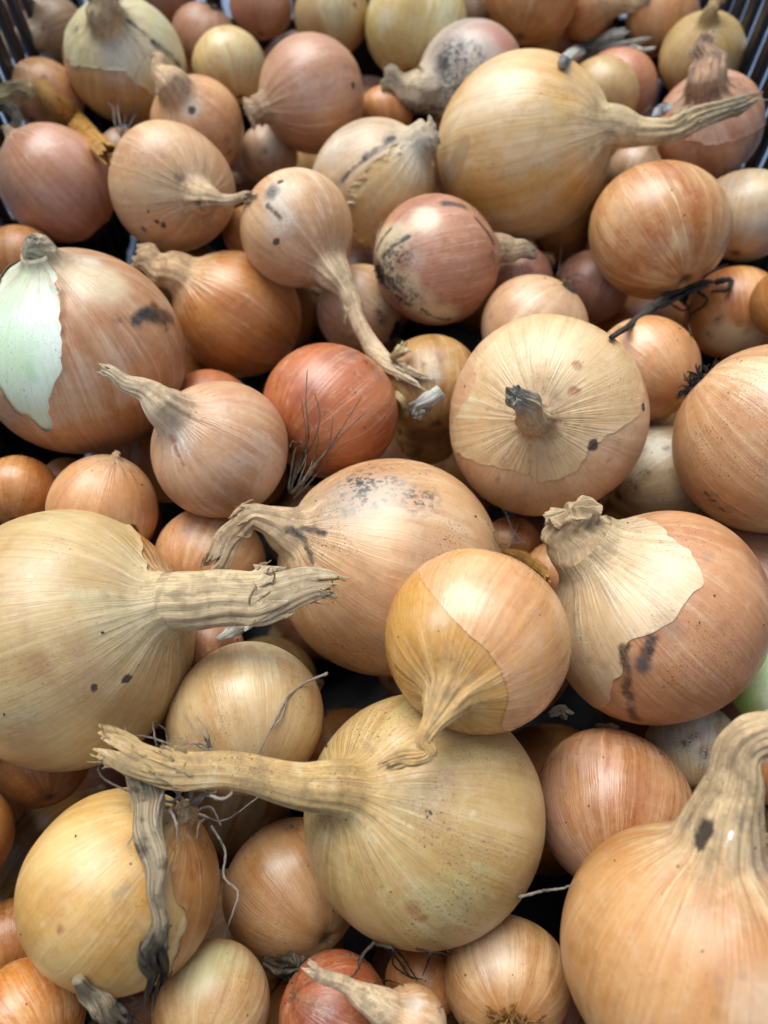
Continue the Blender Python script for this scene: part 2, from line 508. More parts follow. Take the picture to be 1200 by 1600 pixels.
            ((0.473, -0.873, 0.119), None, 0.392, 'W2'), ((0.088, -0.889, 0.45), None, 0.309, 's'), ((0.342, 0.092, 0.935), None, 0.412, 'W2')],
  'skins': [{'poly': [(0.947, -0.307, 0.097), (0.371, -0.307, 0.877), (-0.549, 0.248, 0.798), (-0.385, 0.859, 0.339), (-0.053, 0.928, -0.369), (0.836, 0.288, -0.467)], 'col': 'cream4', 'rag': 0.05, 'lift': 0.8}],
  'q': 0},
 {'loc': (0.05864, 0.29542, -0.0022),
  'R': 0.0362,
  'm': [(-0.501, -0.7323, 0.4611), (0.193, -0.614, -0.7654), (0.8436, -0.2944, 0.449)],
  'a': 1.0,
  'zn': 1.03,
  'col': 'gold',
  'label': 'large straw-gold onion with a long twisted stalk and a root button',
  'seed': 20,
  'path': [(-0.00264, 0.0036, 0.04731), (-0.00844, 0.00465, 0.0581), (-0.01327, 0.00293, 0.06556), (-0.01913, 0.00305, 0.0739), (-0.02509, 0.00135, 0.08111), (-0.03161, -0.00121, 0.08849)],
  'hw': [0.0086, 0.00478, 0.00426, 0.0045, 0.0035, 0.0025, 0.001],
  'flat': 0.6,
  'pl': 0.08,
  'jag': 0.3,
  'tip': 0.6,
  'wr': 0.5,
  'vd': (-0.93, -0.0, -0.367),
  'spots': [((0.16, -0.807, 0.569), None, 0.021, 'd'), ((0.182, -0.157, 0.971), None, 0.028, 'r'), ((0.796, -0.603, -0.047), None, 0.423, 'w'), ((0.799, 0.078, -0.596), None, 0.141, 'W3')],
  'skins': [{'poly': [(0.666, 0.139, -0.733), (0.852, -0.023, -0.523), (0.916, -0.25, -0.315), (0.95, -0.238, -0.204), (0.97, -0.119, -0.212), (0.907, 0.146, -0.395), (0.827, 0.228, -0.513)],
             'col': 'glassy',
             'rag': 0.004,
             'lift': 0.15}],
  'tuft': {'n': 16, 'L': 0.09, 'w': 0.0006, 'col': 'grey', 'spread': 0.6},
  'sho': 0.13,
  'sheath': 0.6,
  'fray': 10,
  'q': 1},
 {'loc': (0.0202, 0.23174, -0.00448),
  'R': 0.02403,
  'm': [(0.3172, -0.6267, 0.7118), (0.196, -0.691, -0.6957), (0.9279, 0.3602, -0.0964)],
  'a': 1.0,
  'zn': 1.1,
  'col': 'rose',
  'label': 'rosy onion smeared with black and cream dirt at its root end',
  'seed': 21,
  'path': [(0.00295, 0.00263, 0.03418), (0.00348, 0.00414, 0.04224)],
  'hw': [0.00604, 0.00378, 0.00228],
  'flat': 0.55,
  'pl': 0.06,
  'jag': 0.25,
  'tip': 0.7,
  'wr': 0.5,
  'vd': (-0.924, -0.0, 0.383),
  'spots': [((0.205, -0.322, -0.924), None, 0.34, 'y'), ((0.484, -0.475, -0.735), None, 0.28, 'y'), ((0.322, 0.089, -0.943), None, 0.28, 'y'), ((0.47, -0.143, -0.871), None, 0.42, 'k'), ((0.246, 0.184, -0.952), None, 0.34, 'k'),
            ((0.43, 0.516, -0.741), None, 0.38, 'k'), ((0.221, -0.204, -0.954), (0.629, -0.448, -0.635), 0.05, 'K'), ((0.287, -0.654, 0.7), None, 0.4, 'k'), ((0.035, 0.112, -0.993), (0.412, 0.536, -0.737), 0.06, 'K'),
            ((0.563, -0.823, 0.07), (0.567, -0.731, 0.38), 0.09, 'K'), ((0.7, -0.508, 0.502), (0.705, -0.12, 0.699), 0.06, 'K'), ((0.257, -0.596, -0.76), (-0.013, -0.34, -0.94), 0.05, 'K'),
            ((-0.01, -0.045, -0.999), None, 0.14, 'k'), ((0.607, 0.406, -0.683), None, 0.09, 's'), ((0.462, 0.214, -0.86), (0.611, 0.464, -0.641), 0.04, 'k'), ((0.498, 0.821, -0.279), None, 0.3, 'y'),
            ((0.484, 0.859, -0.17), (0.336, 0.829, 0.447), 0.04, 'k'), ((0.679, -0.65, -0.342), None, 0.26, 'y'), ((0.77, 0.077, 0.634), None, 0.12, 'k'), ((0.742, -0.09, -0.664), None, 0.2, 'w'),
            ((0.145, -0.47, -0.871), None, 0.3, 'y'), ((0.604, 0.241, -0.76), None, 0.22, 'y'), ((0.537, 0.562, -0.629), None, 0.3, 'y'), ((0.164, 0.071, -0.984), (0.409, 0.312, -0.857), 0.05, 'K'),
            ((0.476, 0.67, -0.57), (0.433, 0.888, -0.155), 0.04, 'K')],
  'tuft': {'n': 40, 'L': 0.12, 'w': 0.0005, 'col': 'black', 'spread': 0.8},
  'roots': [(0.5, [(-0.00781, -0.00542, -0.02219), (-0.00606, -0.01205, -0.0203), (-0.02127, -0.01936, -0.01123)]), (0.35, [(-0.00107, -0.00399, -0.02368), (0.00044, -0.00872, -0.02471), (0.00314, -0.01322, -0.02564)])],
  'q': 0},
 {'loc': (0.10608, 0.24346, -0.00036),
  'R': 0.0263,
  'm': [(-0.5488, -0.2196, 0.8066), (0.7874, 0.1882, 0.587), (-0.2807, 0.9573, 0.0696)],
  'a': 0.97,
  'zn': 1.07,
  'col': 'copper',
  'label': 'smooth copper-orange onion with pale streaks meeting at its lower end',
  'seed': 22,
  'path': [(0, 0, 0.03078)],
  'hw': [0.00244, 0.00144],
  'flat': 0.55,
  'pl': 0.06,
  'jag': 0.25,
  'tip': 0.3,
  'wr': 0.5,
  'vd': (-0.839, 0.0, 0.545),
  'gloss': 0.05,
  'q': 1},
 {'loc': (0.04085, 0.35922, -0.0154),
  'R': 0.0255,
  'm': [(0.419, -0.7084, 0.5679), (-0.1692, 0.5536, 0.8154), (-0.8921, -0.4378, 0.1121)],
  'a': 0.98,
  'zn': 1.08,
  'col': 'mould',
  'label': 'pink onion under a mottled coat of grey mould, neck lying sideways',
  'seed': 23,
  'path': [(-0.00325, 0.00459, 0.03614), (-0.00757, 0.00763, 0.04343)],
  'hw': [0.01006, 0.00588, 0.00588],
  'flat': 0.55,
  'pl': 0.06,
  'jag': 0.25,
  'tip': 0.3,
  'wr': 0.5,
  'vd': (-0.86, -0.0, -0.51),
  'spots': [((0.802, 0.593, -0.064), None, 0.511, 'pk'), ((0.86, 0.332, -0.387), None, 0.333, 'pk'), ((0.634, 0.039, 0.772), None, 0.4, 'k'), ((0.455, 0.364, 0.813), None, 0.178, 'K'), ((0.049, -0.313, 0.948), None, 0.178, 'K'),
            ((0.741, -0.111, 0.662), None, 0.1, 'K'), ((0.803, 0.314, 0.507), None, 0.489, 'k'), ((0.208, -0.384, 0.9), None, 0.378, 'k'), ((0.505, 0.516, 0.692), None, 0.333, 'k'), ((0.878, 0.191, 0.438), None, 0.578, 'W2'),
            ((0.545, -0.194, 0.816), None, 0.444, 'W2'), ((0.854, 0.454, 0.253), None, 0.333, 'W2'), ((0.393, 0.442, -0.807), None, 0.111, 'r'), ((-0.073, -0.48, 0.874), None, 0.333, 'k'),
            ((-0.066, 0.245, 0.967), None, 0.111, 's')],
  'q': 0},
 {'loc': (0.01595, 0.40228, -0.0154),
  'R': 0.02596,
  'm': [(0.0547, -0.4541, 0.8893), (0.9876, -0.1066, -0.1152), (0.1471, 0.8846, 0.4426)],
  'a': 0.92,
  'zn': 1.02,
  'col': 'yellow',
  'label': 'shiny pale yellow onion with a small brown scar',
  'seed': 24,
  'path': [(0, 0, 0.02908)],
  'hw': [0.00239, 0.00141],
  'flat': 0.55,
  'pl': 0.06,
  'jag': 0.25,
  'tip': 0.3,
  'wr': 0.5,
  'vd': (-0.839, 0.0, 0.545),
  'spots': [((0.592, 0.288, -0.752), None, 0.091, 'r'), ((0.971, -0.123, -0.206), None, 0.273, 'b'), ((0.699, -0.579, -0.419), None, 0.25, 'W3')],
  'gloss': 0.12,
  'q': 0},
 {'loc': (0.07479, 0.42003, -0.01044),
  'R': 0.02263,
  'm': [(0.0039, -0.4909, 0.8712), (0.9573, -0.2501, -0.1452), (0.2892, 0.8345, 0.469)],
  'a': 0.95,
  'zn': 1.05,
  'col': 'orange',
  'label': 'orange onion cut by the top border beside a dark hollow',
  'seed': 25,
  'path': [(0, 0, 0.02602)],
  'hw': [0.00211, 0.00124],
  'flat': 0.55,
  'pl': 0.06,
  'jag': 0.25,
  'tip': 0.3,
  'wr': 0.5,
  'vd': (-0.839, 0.0, 0.545),
  'spots': [((0.521, -0.378, -0.765), None, 0.13, 'b')],
  'q': 0},
 {'loc': (0.14539, 0.32135, -0.011),
  'R': 0.02306,
  'm': [(-0.0571, -0.9915, -0.1165), (0.8996, -0.1017, 0.4247), (-0.4329, -0.0806, 0.8978)],
  'a': 0.93,
  'zn': 1.03,
  'col': 'salmon',
  'label': 'salmon-pink onion near the crate side with an upright split neck',
  'seed': 26,
  'path': [(-0.00578, 0.00089, 0.02952), (-0.01451, 0.00158, 0.0367)],
  'hw': [0.00808, 0.00534, 0.00291],
  'flat': 0.7,
  'pl': 0.2,
  'jag': 0.25,
  'tip': 0.2,
  'wr': 0.5,
  'vd': (-0.712, 0.0, -0.703),
  'spots': [((0.039, -0.189, 0.981), (-0.289, -0.003, 0.957), 0.057, 's'), ((0.102, 0.179, 0.979), (-0.225, 0.164, 0.96), 0.045, 's'), ((0.011, 0.558, 0.829), None, 0.068, 'k'), ((0.099, 0.659, 0.746), None, 0.114, 's'),
            ((0.989, -0.076, 0.13), None, 0.25, 'b')],
  'skins': [{'poly': [(-0.493, -0.813, 0.311), (0.624, -0.572, 0.533), (0.889, -0.04, 0.457), (0.852, 0.407, 0.329), (0.101, 0.932, -0.347), (-0.616, 0.787, 0.036), (-0.816, 0.029, 0.577)],
             'col': 'salmon2',
             'rag': 0.02,
             'lift': 0.3}],
  'q': 0},
 {'loc': (0.15522, 0.38093, -0.0165),
  'R': 0.02005,
  'm': [(-0.2429, -0.9567, -0.1605), (0.9449, -0.2708, 0.184), (-0.2195, -0.1069, 0.9697)],
  'a': 0.95,
  'zn': 1.08,
  'col': 'khaki',
  'label': 'olive-yellow onion by the crate slats with a thin pale neck',
  'seed': 27,
  'path': [(-0.00038, 0.00053, 0.02494), (-0.0059, 0.00408, 0.02683)],
  'hw': [0.00385, 0.00264, 0.00264],
  'flat': 0.55,
  'pl': 0.06,
  'jag': 0.25,
  'tip': 0.1,
  'wr': 0.5,
  'vd': (-0.768, -0.0, -0.641),
  'q': 0},
 {'loc': (0.10076, 0.3481, -0.01502),
  'R': 0.01717,
  'm': [(0.012, -0.4368, 0.8995), (0.8946, -0.3973, -0.2049), (0.4468, 0.8071, 0.386)],
  'a': 0.95,
  'zn': 1.05,
  'col': 'tan',
  'label': 'pale tan onion half hidden behind the straw-gold onion',
  'seed': 28,
  'path': [(0, 0, 0.01974)],
  'hw': [0.00157, 0.00093],
  'flat': 0.55,
  'pl': 0.06,
  'jag': 0.25,
  'tip': 0.3,
  'wr': 0.5,
  'vd': (-0.839, -0.0, 0.545),
  'q': 0},
 {'loc': (0.11716, 0.37456, -0.02948),
  'R': 0.01885,
  'm': [(0.0713, -0.4819, 0.8733), (0.8169, -0.4742, -0.3283), (0.5724, 0.7368, 0.3598)],
  'a': 0.95,
  'zn': 1.05,
  'col': 'salmon',
  'label': 'pink onion peeping out behind a pale tan one under a grey leaf',
  'seed': 29,
  'path': [(0, 0, 0.02168)],
  'hw': [0.00174, 0.00102],
  'flat': 0.55,
  'pl': 0.06,
  'jag': 0.25,
  'tip': 0.3,
  'wr': 0.5,
  'vd': (-0.839, 0.0, 0.545),
  'q': 0},
 {'loc': (0.15013, 0.26661, -0.0132),
  'R': 0.01901,
  'm': [(-0.2681, -0.244, 0.932), (0.9143, -0.3694, 0.1663), (0.3036, 0.8967, 0.3221)],
  'a': 0.95,
  'zn': 1.05,
  'col': 'creamgrey',
  'label': 'cream and grey weathered onion cut by the picture edge beside copper-orange one',
  'seed': 30,
  'path': [(0, 0, 0.02186)],
  'hw': [0.00175, 0.00103],
  'flat': 0.55,
  'pl': 0.06,
  'jag': 0.25,
  'tip': 0.3,
  'wr': 0.5,
  'vd': (-0.839, 0.0, 0.545),
  'spots': [((0.9, -0.379, 0.217), None, 0.338, 's'), ((0.966, 0.223, -0.13), None, 0.26, 'g'), ((0.627, 0.382, -0.679), None, 0.39, 'W2')],
  'specks': 0.5,
  'q': 0},
 {'loc': (0.1466, 0.23245, -0.03431),
  'R': 0.01972,
  'm': [(-0.4627, -0.0948, 0.8814), (0.8865, -0.0567, 0.4592), (0.0064, 0.9939, 0.1102)],
  'a': 0.95,
  'zn': 1.05,
  'col': 'orange',
  'label': 'orange onion with a cream mould-dotted lower half',
  'seed': 31,
  'path': [(0, 0, 0.02268)],
  'hw': [0.00182, 0.00107],
  'flat': 0.55,
  'pl': 0.06,
  'jag': 0.25,
  'tip': 0.3,
  'wr': 0.5,
  'vd': (-0.839, 0.0, 0.545),
  'spots': [((0.424, -0.305, -0.853), None, 0.436, 'y'), ((0.26, 0.038, -0.965), None, 0.436, 'y'), ((0.486, -0.534, -0.692), None, 0.103, 'k'), ((0.757, -0.303, -0.579), None, 0.115, 'k'),
            ((0.69, 0.054, -0.722), None, 0.09, 'k'), ((0.507, 0.143, -0.85), None, 0.077, 'k')],
  'q': 0},
 {'loc': (0.15419, 0.21406, -0.00862),
  'R': 0.01446,
  'm': [(-0.4264, -0.1005, 0.899), (0.8913, -0.2164, 0.3985), (0.1545, 0.9711, 0.1818)],
  'a': 0.95,
  'zn': 1.05,
  'col': 'brown',
  'label': 'dark orange onion barely entering at the picture edge',
  'seed': 32,
  'path': [(0, 0, 0.01663)],
  'hw': [0.00134, 0.00079],
  'flat': 0.55,
  'pl': 0.06,
  'jag': 0.25,
  'tip': 0.3,
  'wr': 0.5,
  'vd': (-0.839, 0.0, 0.545),
  'q': 0},
 {'loc': (0.09595, 0.18656, -0.0132),
  'R': 0.01981,
  'm': [(-0.6714, -0.1604, 0.7235), (0.5711, 0.5101, 0.6431), (-0.4722, 0.845, -0.2509)],
  'a': 0.95,
  'zn': 1.05,
  'col': 'orange4',
  'label': 'light orange onion wedged under a black withered stem',
  'seed': 33,
  'path': [(0, 0, 0.02278)],
  'hw': [0.00182, 0.00107],
  'flat': 0.55,
  'pl': 0.06,
  'jag': 0.25,
  'tip': 0.3,
  'wr': 0.5,
  'vd': (-0.839, 0.0, 0.545),
  'gloss': 0.04,
  'q': 0},
 {'loc': (0.1011, 0.15438, -0.03535),
  'R': 0.01948,
  'm': [(0.1737, -0.2496, 0.9527), (0.4857, -0.8198, -0.3033), (0.8567, 0.5154, -0.0212)],
  'a': 0.95,
  'zn': 1.05,
  'col': 'dirty',
  'label': 'greyish dirt-spotted cream onion deep between three big ones',
  'seed': 34,
  'path': [(0, 0, 0.02241)],
  'hw': [0.00173, 0.00102],
  'flat': 0.55,
  'pl': 0.06,
  'jag': 0.25,
  'tip': 0.3,
  'wr': 0.5,
  'vd': (-0.839, 0.0, 0.545),
  'spots': [((0.68, -0.57, -0.462), None, 0.167, 'k'), ((0.738, -0.102, -0.667), None, 0.119, 'k'), ((0.477, -0.016, -0.879), None, 0.143, 'k'), ((0.934, -0.338, -0.118), None, 0.095, 'k'),
            ((0.858, -0.5, -0.12), None, 0.476, 'W2')],
  'specks': 1.0,
  'q': 0},
 {'loc': (0.05721, 0.2055, -0.0132),
  'R': 0.02041,
  'm': [(-0.3019, -0.7444, 0.5956), (-0.7789, 0.5528, 0.2961), (-0.5497, -0.3746, -0.7467)],
  'a': 0.95,
  'zn': 1.05,
  'col': 'peach4',
  'label': 'pale pink-cream onion rising behind the flat neck-up onion',
  'seed': 35,
  'path': [(0, 0, 0.02347)],
  'hw': [0.00183, 0.00108],
  'flat': 0.55,
  'pl': 0.06,
  'jag': 0.25,
  'tip': 0.3,
  'wr': 0.5,
  'vd': (-0.978, 0.0, 0.208),
  'spots': [((0.636, 0.751, 0.177), None, 0.081, 's'), ((0.254, -0.074, -0.965), None, 0.163, 's')],
  'tuft': {'n': 26, 'L': 0.2, 'w': 0.0004, 'col': 'grey', 'spread': 0.9},
  'gloss': 0.04,
  'q': 0},
 {'loc': (0.0896, 0.24971, -0.03654),
  'R': 0.01598,
  'm': [(-0.1476, -0.1892, 0.9708), (0.9646, -0.2444, 0.099), (0.2185, 0.951, 0.2186)],
  'a': 0.95,
  'zn': 1.05,
  'col': 'plum',
  'label': 'dusky brown onion in the shade under the copper-orange one',
  'seed': 36,
  'path': [(0, 0, 0.01838)],
  'hw': [0.00142, 0.00084],
  'flat': 0.55,
  'pl': 0.06,
  'jag': 0.25,
  'tip': 0.3,
  'wr': 0.5,
  'vd': (-0.839, -0.0, 0.545),
  'q': 0},
 {'loc': (0.05585, 0.24559, -0.0286),
  'R': 0.01465,
  'm': [(-0.3392, -0.2011, 0.919), (0.9115, 0.1712, 0.3739), (-0.2325, 0.9645, 0.1253)],
  'a': 0.95,
  'zn': 1.05,
  'col': 'plum',
  'label': 'small dusky onion in the shade behind a cream one',
  'seed': 37,
  'path': [(0, 0, 0.01684)],
  'hw': [0.0013, 0.00076],
  'flat': 0.55,
  'pl': 0.06,
  'jag': 0.25,
  'tip': 0.3,
  'wr': 0.5,
  'vd': (-0.839, 0.0, 0.545),
  'q': 0},
 {'loc': (0.01712, 0.18358, -0.01847),
  'R': 0.01888,
  'm': [(-0.1469, -0.083, 0.9857), (0.9816, 0.1106, 0.1556), (-0.122, 0.9904, 0.0652)],
  'a': 0.95,
  'zn': 1.05,
  'col': 'brown2',
  'label': 'brown-streaked onion beneath the trailing shrivelled stalk',
  'seed': 38,
  'path': [(0, 0, 0.02172)],
  'hw': [0.00166, 0.00098],
  'flat': 0.55,
  'pl': 0.06,
  'jag': 0.25,
  'tip': 0.3,
  'wr': 0.5,
  'vd': (-0.839, 0.0, 0.545),
  'spots': [((0.983, -0.184, 0.006), None, 0.2, 's'), ((0.903, 0.13, -0.409), None, 0.225, 'W2'), ((0.981, -0.082, -0.175), None, 0.125, 'k'), ((0.948, 0.308, -0.079), None, 0.175, 's')],
  'q': 0},
 {'loc': (0.01774, 0.18584, -0.05011),
  'R': 0.01456,
  'm': [(0.4897, -0.4106, 0.7691), (0.179, -0.816, -0.5497), (0.8533, 0.4069, -0.3261)],
  'a': 0.95,
  'zn': 1.05,
  'col': 'brown2',
  'label': 'dim yellow-brown onion in the gap beside the flat neck-up onion',
  'seed': 39,
  'path': [(0, 0, 0.01674)],
  'hw': [0.00127, 0.00075],
  'flat': 0.55,
  'pl': 0.06,
  'jag': 0.25,
  'tip': 0.3,
  'wr': 0.5,
  'vd': (-0.839, 0.0, 0.545),
  'q': 0},
 {'loc': (-0.01006, 0.23189, -0.03066),
  'R': 0.01798,
  'm': [(-0.1207, -0.6069, 0.7855), (0.5063, 0.6431, 0.5746), (-0.8539, 0.467, 0.2297)],
  'a': 0.95,
  'zn': 1.05,
  'col': 'peach4',
  'label': 'pale onion with a dark root end under the smeared rosy onion',
  'seed': 40,
  'path': [(0, 0, 0.02068)],
  'hw': [0.00155, 0.00091],
  'flat': 0.55,
  'pl': 0.06,
  'jag': 0.25,
  'tip': 0.3,
  'wr': 0.5,
  'vd': (-0.985, -0.0, 0.174),
  'spots': [((0.656, 0.048, -0.753), None, 0.203, 'k'), ((0.779, -0.562, -0.277), (0.219, -0.948, -0.233), 0.043, 'r'), ((0.808, 0.101, -0.58), None, 0.145, 'k')],
  'tuft': {'n': 50, 'L': 0.34, 'w': 0.0005, 'col': 'black', 'spread': 0.9},
  'q': 0},
 {'loc': (-0.05473, 0.33046, -0.03306),
  'R': 0.01389,
  'm': [(0.0466, -0.3378, 0.9401), (0.9848, 0.1734, 0.0135), (-0.1676, 0.9251, 0.3408)],
  'a': 0.95,
  'zn': 1.05,
  'col': 'dirty2',
  'label': 'small dirty onion squeezed between the peach and pink onions',
  'seed': 41,
  'path': [(0, 0, 0.01597)],
  'hw': [0.00125, 0.00073],
  'flat': 0.55,
  'pl': 0.06,
  'jag': 0.25,
  'tip': 0.3,
  'wr': 0.5,
  'vd': (-0.839, 0.0, 0.545),
  'spots': [((0.895, -0.141, -0.423), None, 0.146, 'k'), ((0.932, 0.266, -0.246), None, 0.417, 'W2'), ((0.633, -0.346, -0.693), None, 0.125, 'k')],
  'specks': 0.6,
  'q': 0},
 {'loc': (0.00091, 0.34755, -0.0231),
  'R': 0.01263,
  'm': [(-0.097, -0.3797, 0.92), (0.9846, 0.0984, 0.1444), (-0.1453, 0.9199, 0.3643)],
  'a': 0.95,
  'zn': 1.05,
  'col': 'orange',
  'label': 'little orange onion in the hollow under the mouldy neck',
  'seed': 42,
  'path': [(0, 0, 0.01453)],
  'hw': [0.00114, 0.00067],
  'flat': 0.55,
  'pl': 0.06,
  'jag': 0.25,
  'tip': 0.3,
  'wr': 0.5,
  'vd': (-0.839, 0.0, 0.545),
  'q': 0},
 {'loc': (-0.15049, 0.24837, -0.022),
  'R': 0.01587,
  'm': [(0.3951, -0.1548, 0.9055), (0.9104, 0.1974, -0.3636), (-0.1225, 0.968, 0.2189)],
  'a': 0.95,
  'zn': 1.05,
  'col': 'orange',
  'label': 'plain orange onion behind the torn brown one',
  'seed': 43,
  'path': [(0, 0, 0.01825)],
  'hw': [0.00146, 0.00086],
  'flat': 0.55,
  'pl': 0.06,
  'jag': 0.25,
  'tip': 0.3,
  'wr': 0.5,
  'vd': (-0.839, 0.0, 0.545),
  'q': 0},
 {'loc': (-0.15834, 0.35096, -0.0176),
  'R': 0.01647,
  'm': [(0.6234, -0.3156, 0.7154), (0.7146, -0.1414, -0.6851), (0.3174, 0.9383, 0.1374)],
  'a': 0.95,
  'zn': 1.05,
  'col': 'peach',
  'label': 'peach onion with one grey dot behind an amber dry leaf',
  'seed': 44,
  'path': [(0, 0, 0.01894)],
  'hw': [0.00156, 0.00092],
  'flat': 0.55,
  'pl': 0.06,
  'jag': 0.25,
  'tip': 0.3,
  'wr': 0.5,
  'vd': (-0.839, 0.0, 0.545),
  'spots': [((0.941, -0.307, -0.142), None, 0.1, 'k'), ((0.918, -0.151, 0.367), None, 0.133, 's')],
  'q': 0},
 {'loc': (-0.16455, 0.40308, -0.0165),
  'R': 0.01554,
  'm': [(0.8283, -0.3838, 0.4082), (-0.239, 0.417, 0.8769), (-0.5068, -0.8239, 0.2537)],
  'a': 0.95,
  'zn': 1.08,
  'col': 'tan3',
  'label': 'brown-grey onion near the crate corner with a pale flared neck',
  'seed': 45,
  'path': [(-0.00225, -0.00207, 0.02555), (-0.0085, 0.00187, 0.02902)],
  'hw': [0.00686, 0.00433, 0.00463],
  'flat': 0.8,
  'pl': 0.06,
  'jag': 0.25,
  'tip': 0.1,
  'wr': 0.5,
  'vd': (-0.782, 0.0, -0.623),
  'q': 0},
 {'loc': (-0.09167, 0.40585, -0.022),
  'R': 0.01613,
  'm': [(0.0294, -0.9741, 0.2243), (-0.8789, 0.0817, 0.4699), (-0.476, -0.211, -0.8538)],
  'a': 0.95,
  'zn': 1.05,
  'col': 'pink2',
  'label': 'dull pink-brown onion with dark root strands behind the cream one',
  'seed': 46,
  'path': [(0, 0, 0.01855)],
  'hw': [0.00153, 0.0009],
  'flat': 0.55,
  'pl': 0.06,
  'jag': 0.25,
  'tip': 0.3,
  'wr': 0.5,
  'vd': (-0.94, 0.0, 0.342),
  'tuft': {'n': 14, 'L': 0.5, 'w': 0.0003, 'col': 'black', 'spread': 1.0},
  'q': 0},
 {'loc': (-0.06352, 0.42698, -0.0187),
  'R': 0.01575,
  'm': [(0.1518, -0.4561, 0.8769), (0.9884, 0.0724, -0.1334), (-0.0027, 0.887, 0.4618)],
  'a': 0.95,
  'zn': 1.05,
  'col': 'salmon',
  'label': 'small salmon onion at the top border',
  'seed': 47,
  'path': [(0, 0, 0.01811)],
  'hw': [0.00146, 0.00086],
  'flat': 0.55,
  'pl': 0.06,
  'jag': 0.25,
  'tip': 0.3,
  'wr': 0.5,
  'vd': (-0.839, -0.0, 0.545),
  'q': 0},
 {'loc': (-0.02672, 0.41598, -0.0176),
  'R': 0.01921,
  'm': [(-0.0292, -0.4633, 0.8857), (0.9887, 0.1171, 0.0939), (-0.1472, 0.8784, 0.4546)],
  'a': 0.95,
  'zn': 1.05,
  'col': 'tan',
  'label': 'yellow-tan onion at the top border with a dark fleck',
  'seed': 48,
  'path': [(0, 0, 0.0221)],
  'hw': [0.00177, 0.00104],
  'flat': 0.55,
  'pl': 0.06,
  'jag': 0.25,
  'tip': 0.3,
  'wr': 0.5,
  'vd': (-0.839, 0.0, 0.545),
  'spots': [((0.724, 0.631, -0.278), None, 0.094, 'k')],
  'q': 0},
 {'loc': (0.04815, 0.43644, -0.0253),
  'R': 0.0112,
  'm': [(-0.1129, -0.4586, 0.8814), (0.9936, -0.0539, 0.0992), (0.002, 0.887, 0.4618)],
  'a': 0.95,
  'zn': 1.05,
  'col': 'dirty2',
  'label': 'tiny greyish-pink onion wedged beside the shiny pale yellow one',
  'seed': 49,
  'path': [(0, 0, 0.01289)],
  'hw': [0.00104, 0.00061],
  'flat': 0.55,
  'pl': 0.06,
  'jag': 0.25,
  'tip': 0.3,
  'wr': 0.5,
  'vd': (-0.839, 0.0, 0.545),
  'q': 0},
 {'loc': (0.10663, 0.43161, -0.02259),
  'R': 0.01525,
  'm': [(-0.7102, -0.6557, 0.2562), (0.1722, -0.5146, -0.8399), (0.6826, -0.5524, 0.4784)],
  'a': 0.95,
  'zn': 1.06,
  'col': 'orange',
  'label': 'orange onion at the top border with a pale sideways neck',
  'seed': 50,
  'path': [(-0.00171, 0.00235, 0.02586), (-0.0014, 0.00243, 0.03735)],
  'hw': [0.00653, 0.00291, 0.0019],
  'flat': 0.55,
  'pl': 0.06,
  'jag': 0.25,
  'tip': 0.3,
  'wr': 0.5,
  'vd': (-0.831, 0.0, -0.556),
  'q': 0},
 {'loc': (0.14319, 0.42063, -0.0209),
  'R': 0.01848,
  'm': [(-0.2369, -0.4275, 0.8724), (0.959, -0.2465, 0.1397), (0.1554, 0.8698, 0.4683)],
  'a': 0.95,
  'zn': 1.05,
  'col': 'orange4',
  'label': 'soft orange onion behind the olive-yellow one at the top border',
  'seed': 51,
  'path': [(0, 0, 0.02125)],
  'hw': [0.00174, 0.00102],
  'flat': 0.55,
  'pl': 0.06,
  'jag': 0.25,
  'tip': 0.3,
  'wr': 0.5,
  'vd': (-0.839, -0.0, 0.545),
  'q': 0},
 {'loc': (-0.06533, 0.17792, -0.02757),
  'R': 0.01597,
  'm': [(0.2821, -0.0319, 0.9589), (0.9581, -0.0423, -0.2832), (0.0496, 0.9986, 0.0186)],
  'a': 0.95,
  'zn': 1.05,
  'col': 'red',
  'label': 'brick-orange onion peeking over the small flared-stalk onion',
  'seed': 52,
  'path': [(0, 0, 0.01836)],
  'hw': [0.00141, 0.00083],
  'flat': 0.55,
  'pl': 0.06,
  'jag': 0.25,
  'tip': 0.3,
  'wr': 0.5,
  'vd': (-0.839, -0.0, 0.545),
  'q': 0},
 {'loc': (-0.08549, 0.16819, -0.04842),
  'R': 0.01639,
  'm': [(-0.037, -0.0631, 0.9973), (0.8438, 0.5326, 0.065), (-0.5353, 0.844, 0.0336)],
  'a': 0.95,
  'zn': 1.05,
  'col': 'brown',
  'label': 'deep orange onion shaded beneath the small flared-stalk onion',
  'seed': 53,
  'path': [(0, 0, 0.01884)],
  'hw': [0.00145, 0.00085],
  'flat': 0.55,
  'pl': 0.06,
  'jag': 0.25,
  'tip': 0.3,
  'wr': 0.5,
  'vd': (-0.839, -0.0, 0.545),
  'q': 0},
 {'loc': (-0.12297, 0.13474, -0.01369),
  'R': 0.01255,
  'm': [(0.4391, 0.1034, 0.8925), (0.8944, 0.0442, -0.4451), (-0.0854, 0.9937, -0.0731)],
  'a': 0.95,
  'zn': 1.05,
  'col': 'orange',
  'label': 'round shiny orange onion at the picture edge above the huge khaki one',
  'seed': 54,
  'path': [(0, 0, 0.01443)],
  'hw': [0.00115, 0.00068],
  'flat': 0.55,
  'pl': 0.06,
  'jag': 0.25,
  'tip': 0.3,
  'wr': 0.5,
  'vd': (-0.839, 0.0, 0.545),
  'gloss': 0.1,
  'q': 0},
 {'loc': (-0.09357, 0.12759, -0.0132),
  'R': 0.01776,
  'm': [(0.2278, -0.7489, 0.6223), (0.9174, -0.0491, -0.395), (0.3263, 0.6609, 0.6758)],
  'a': 1.04,
  'zn': 1.08,
  'col': 'peach',
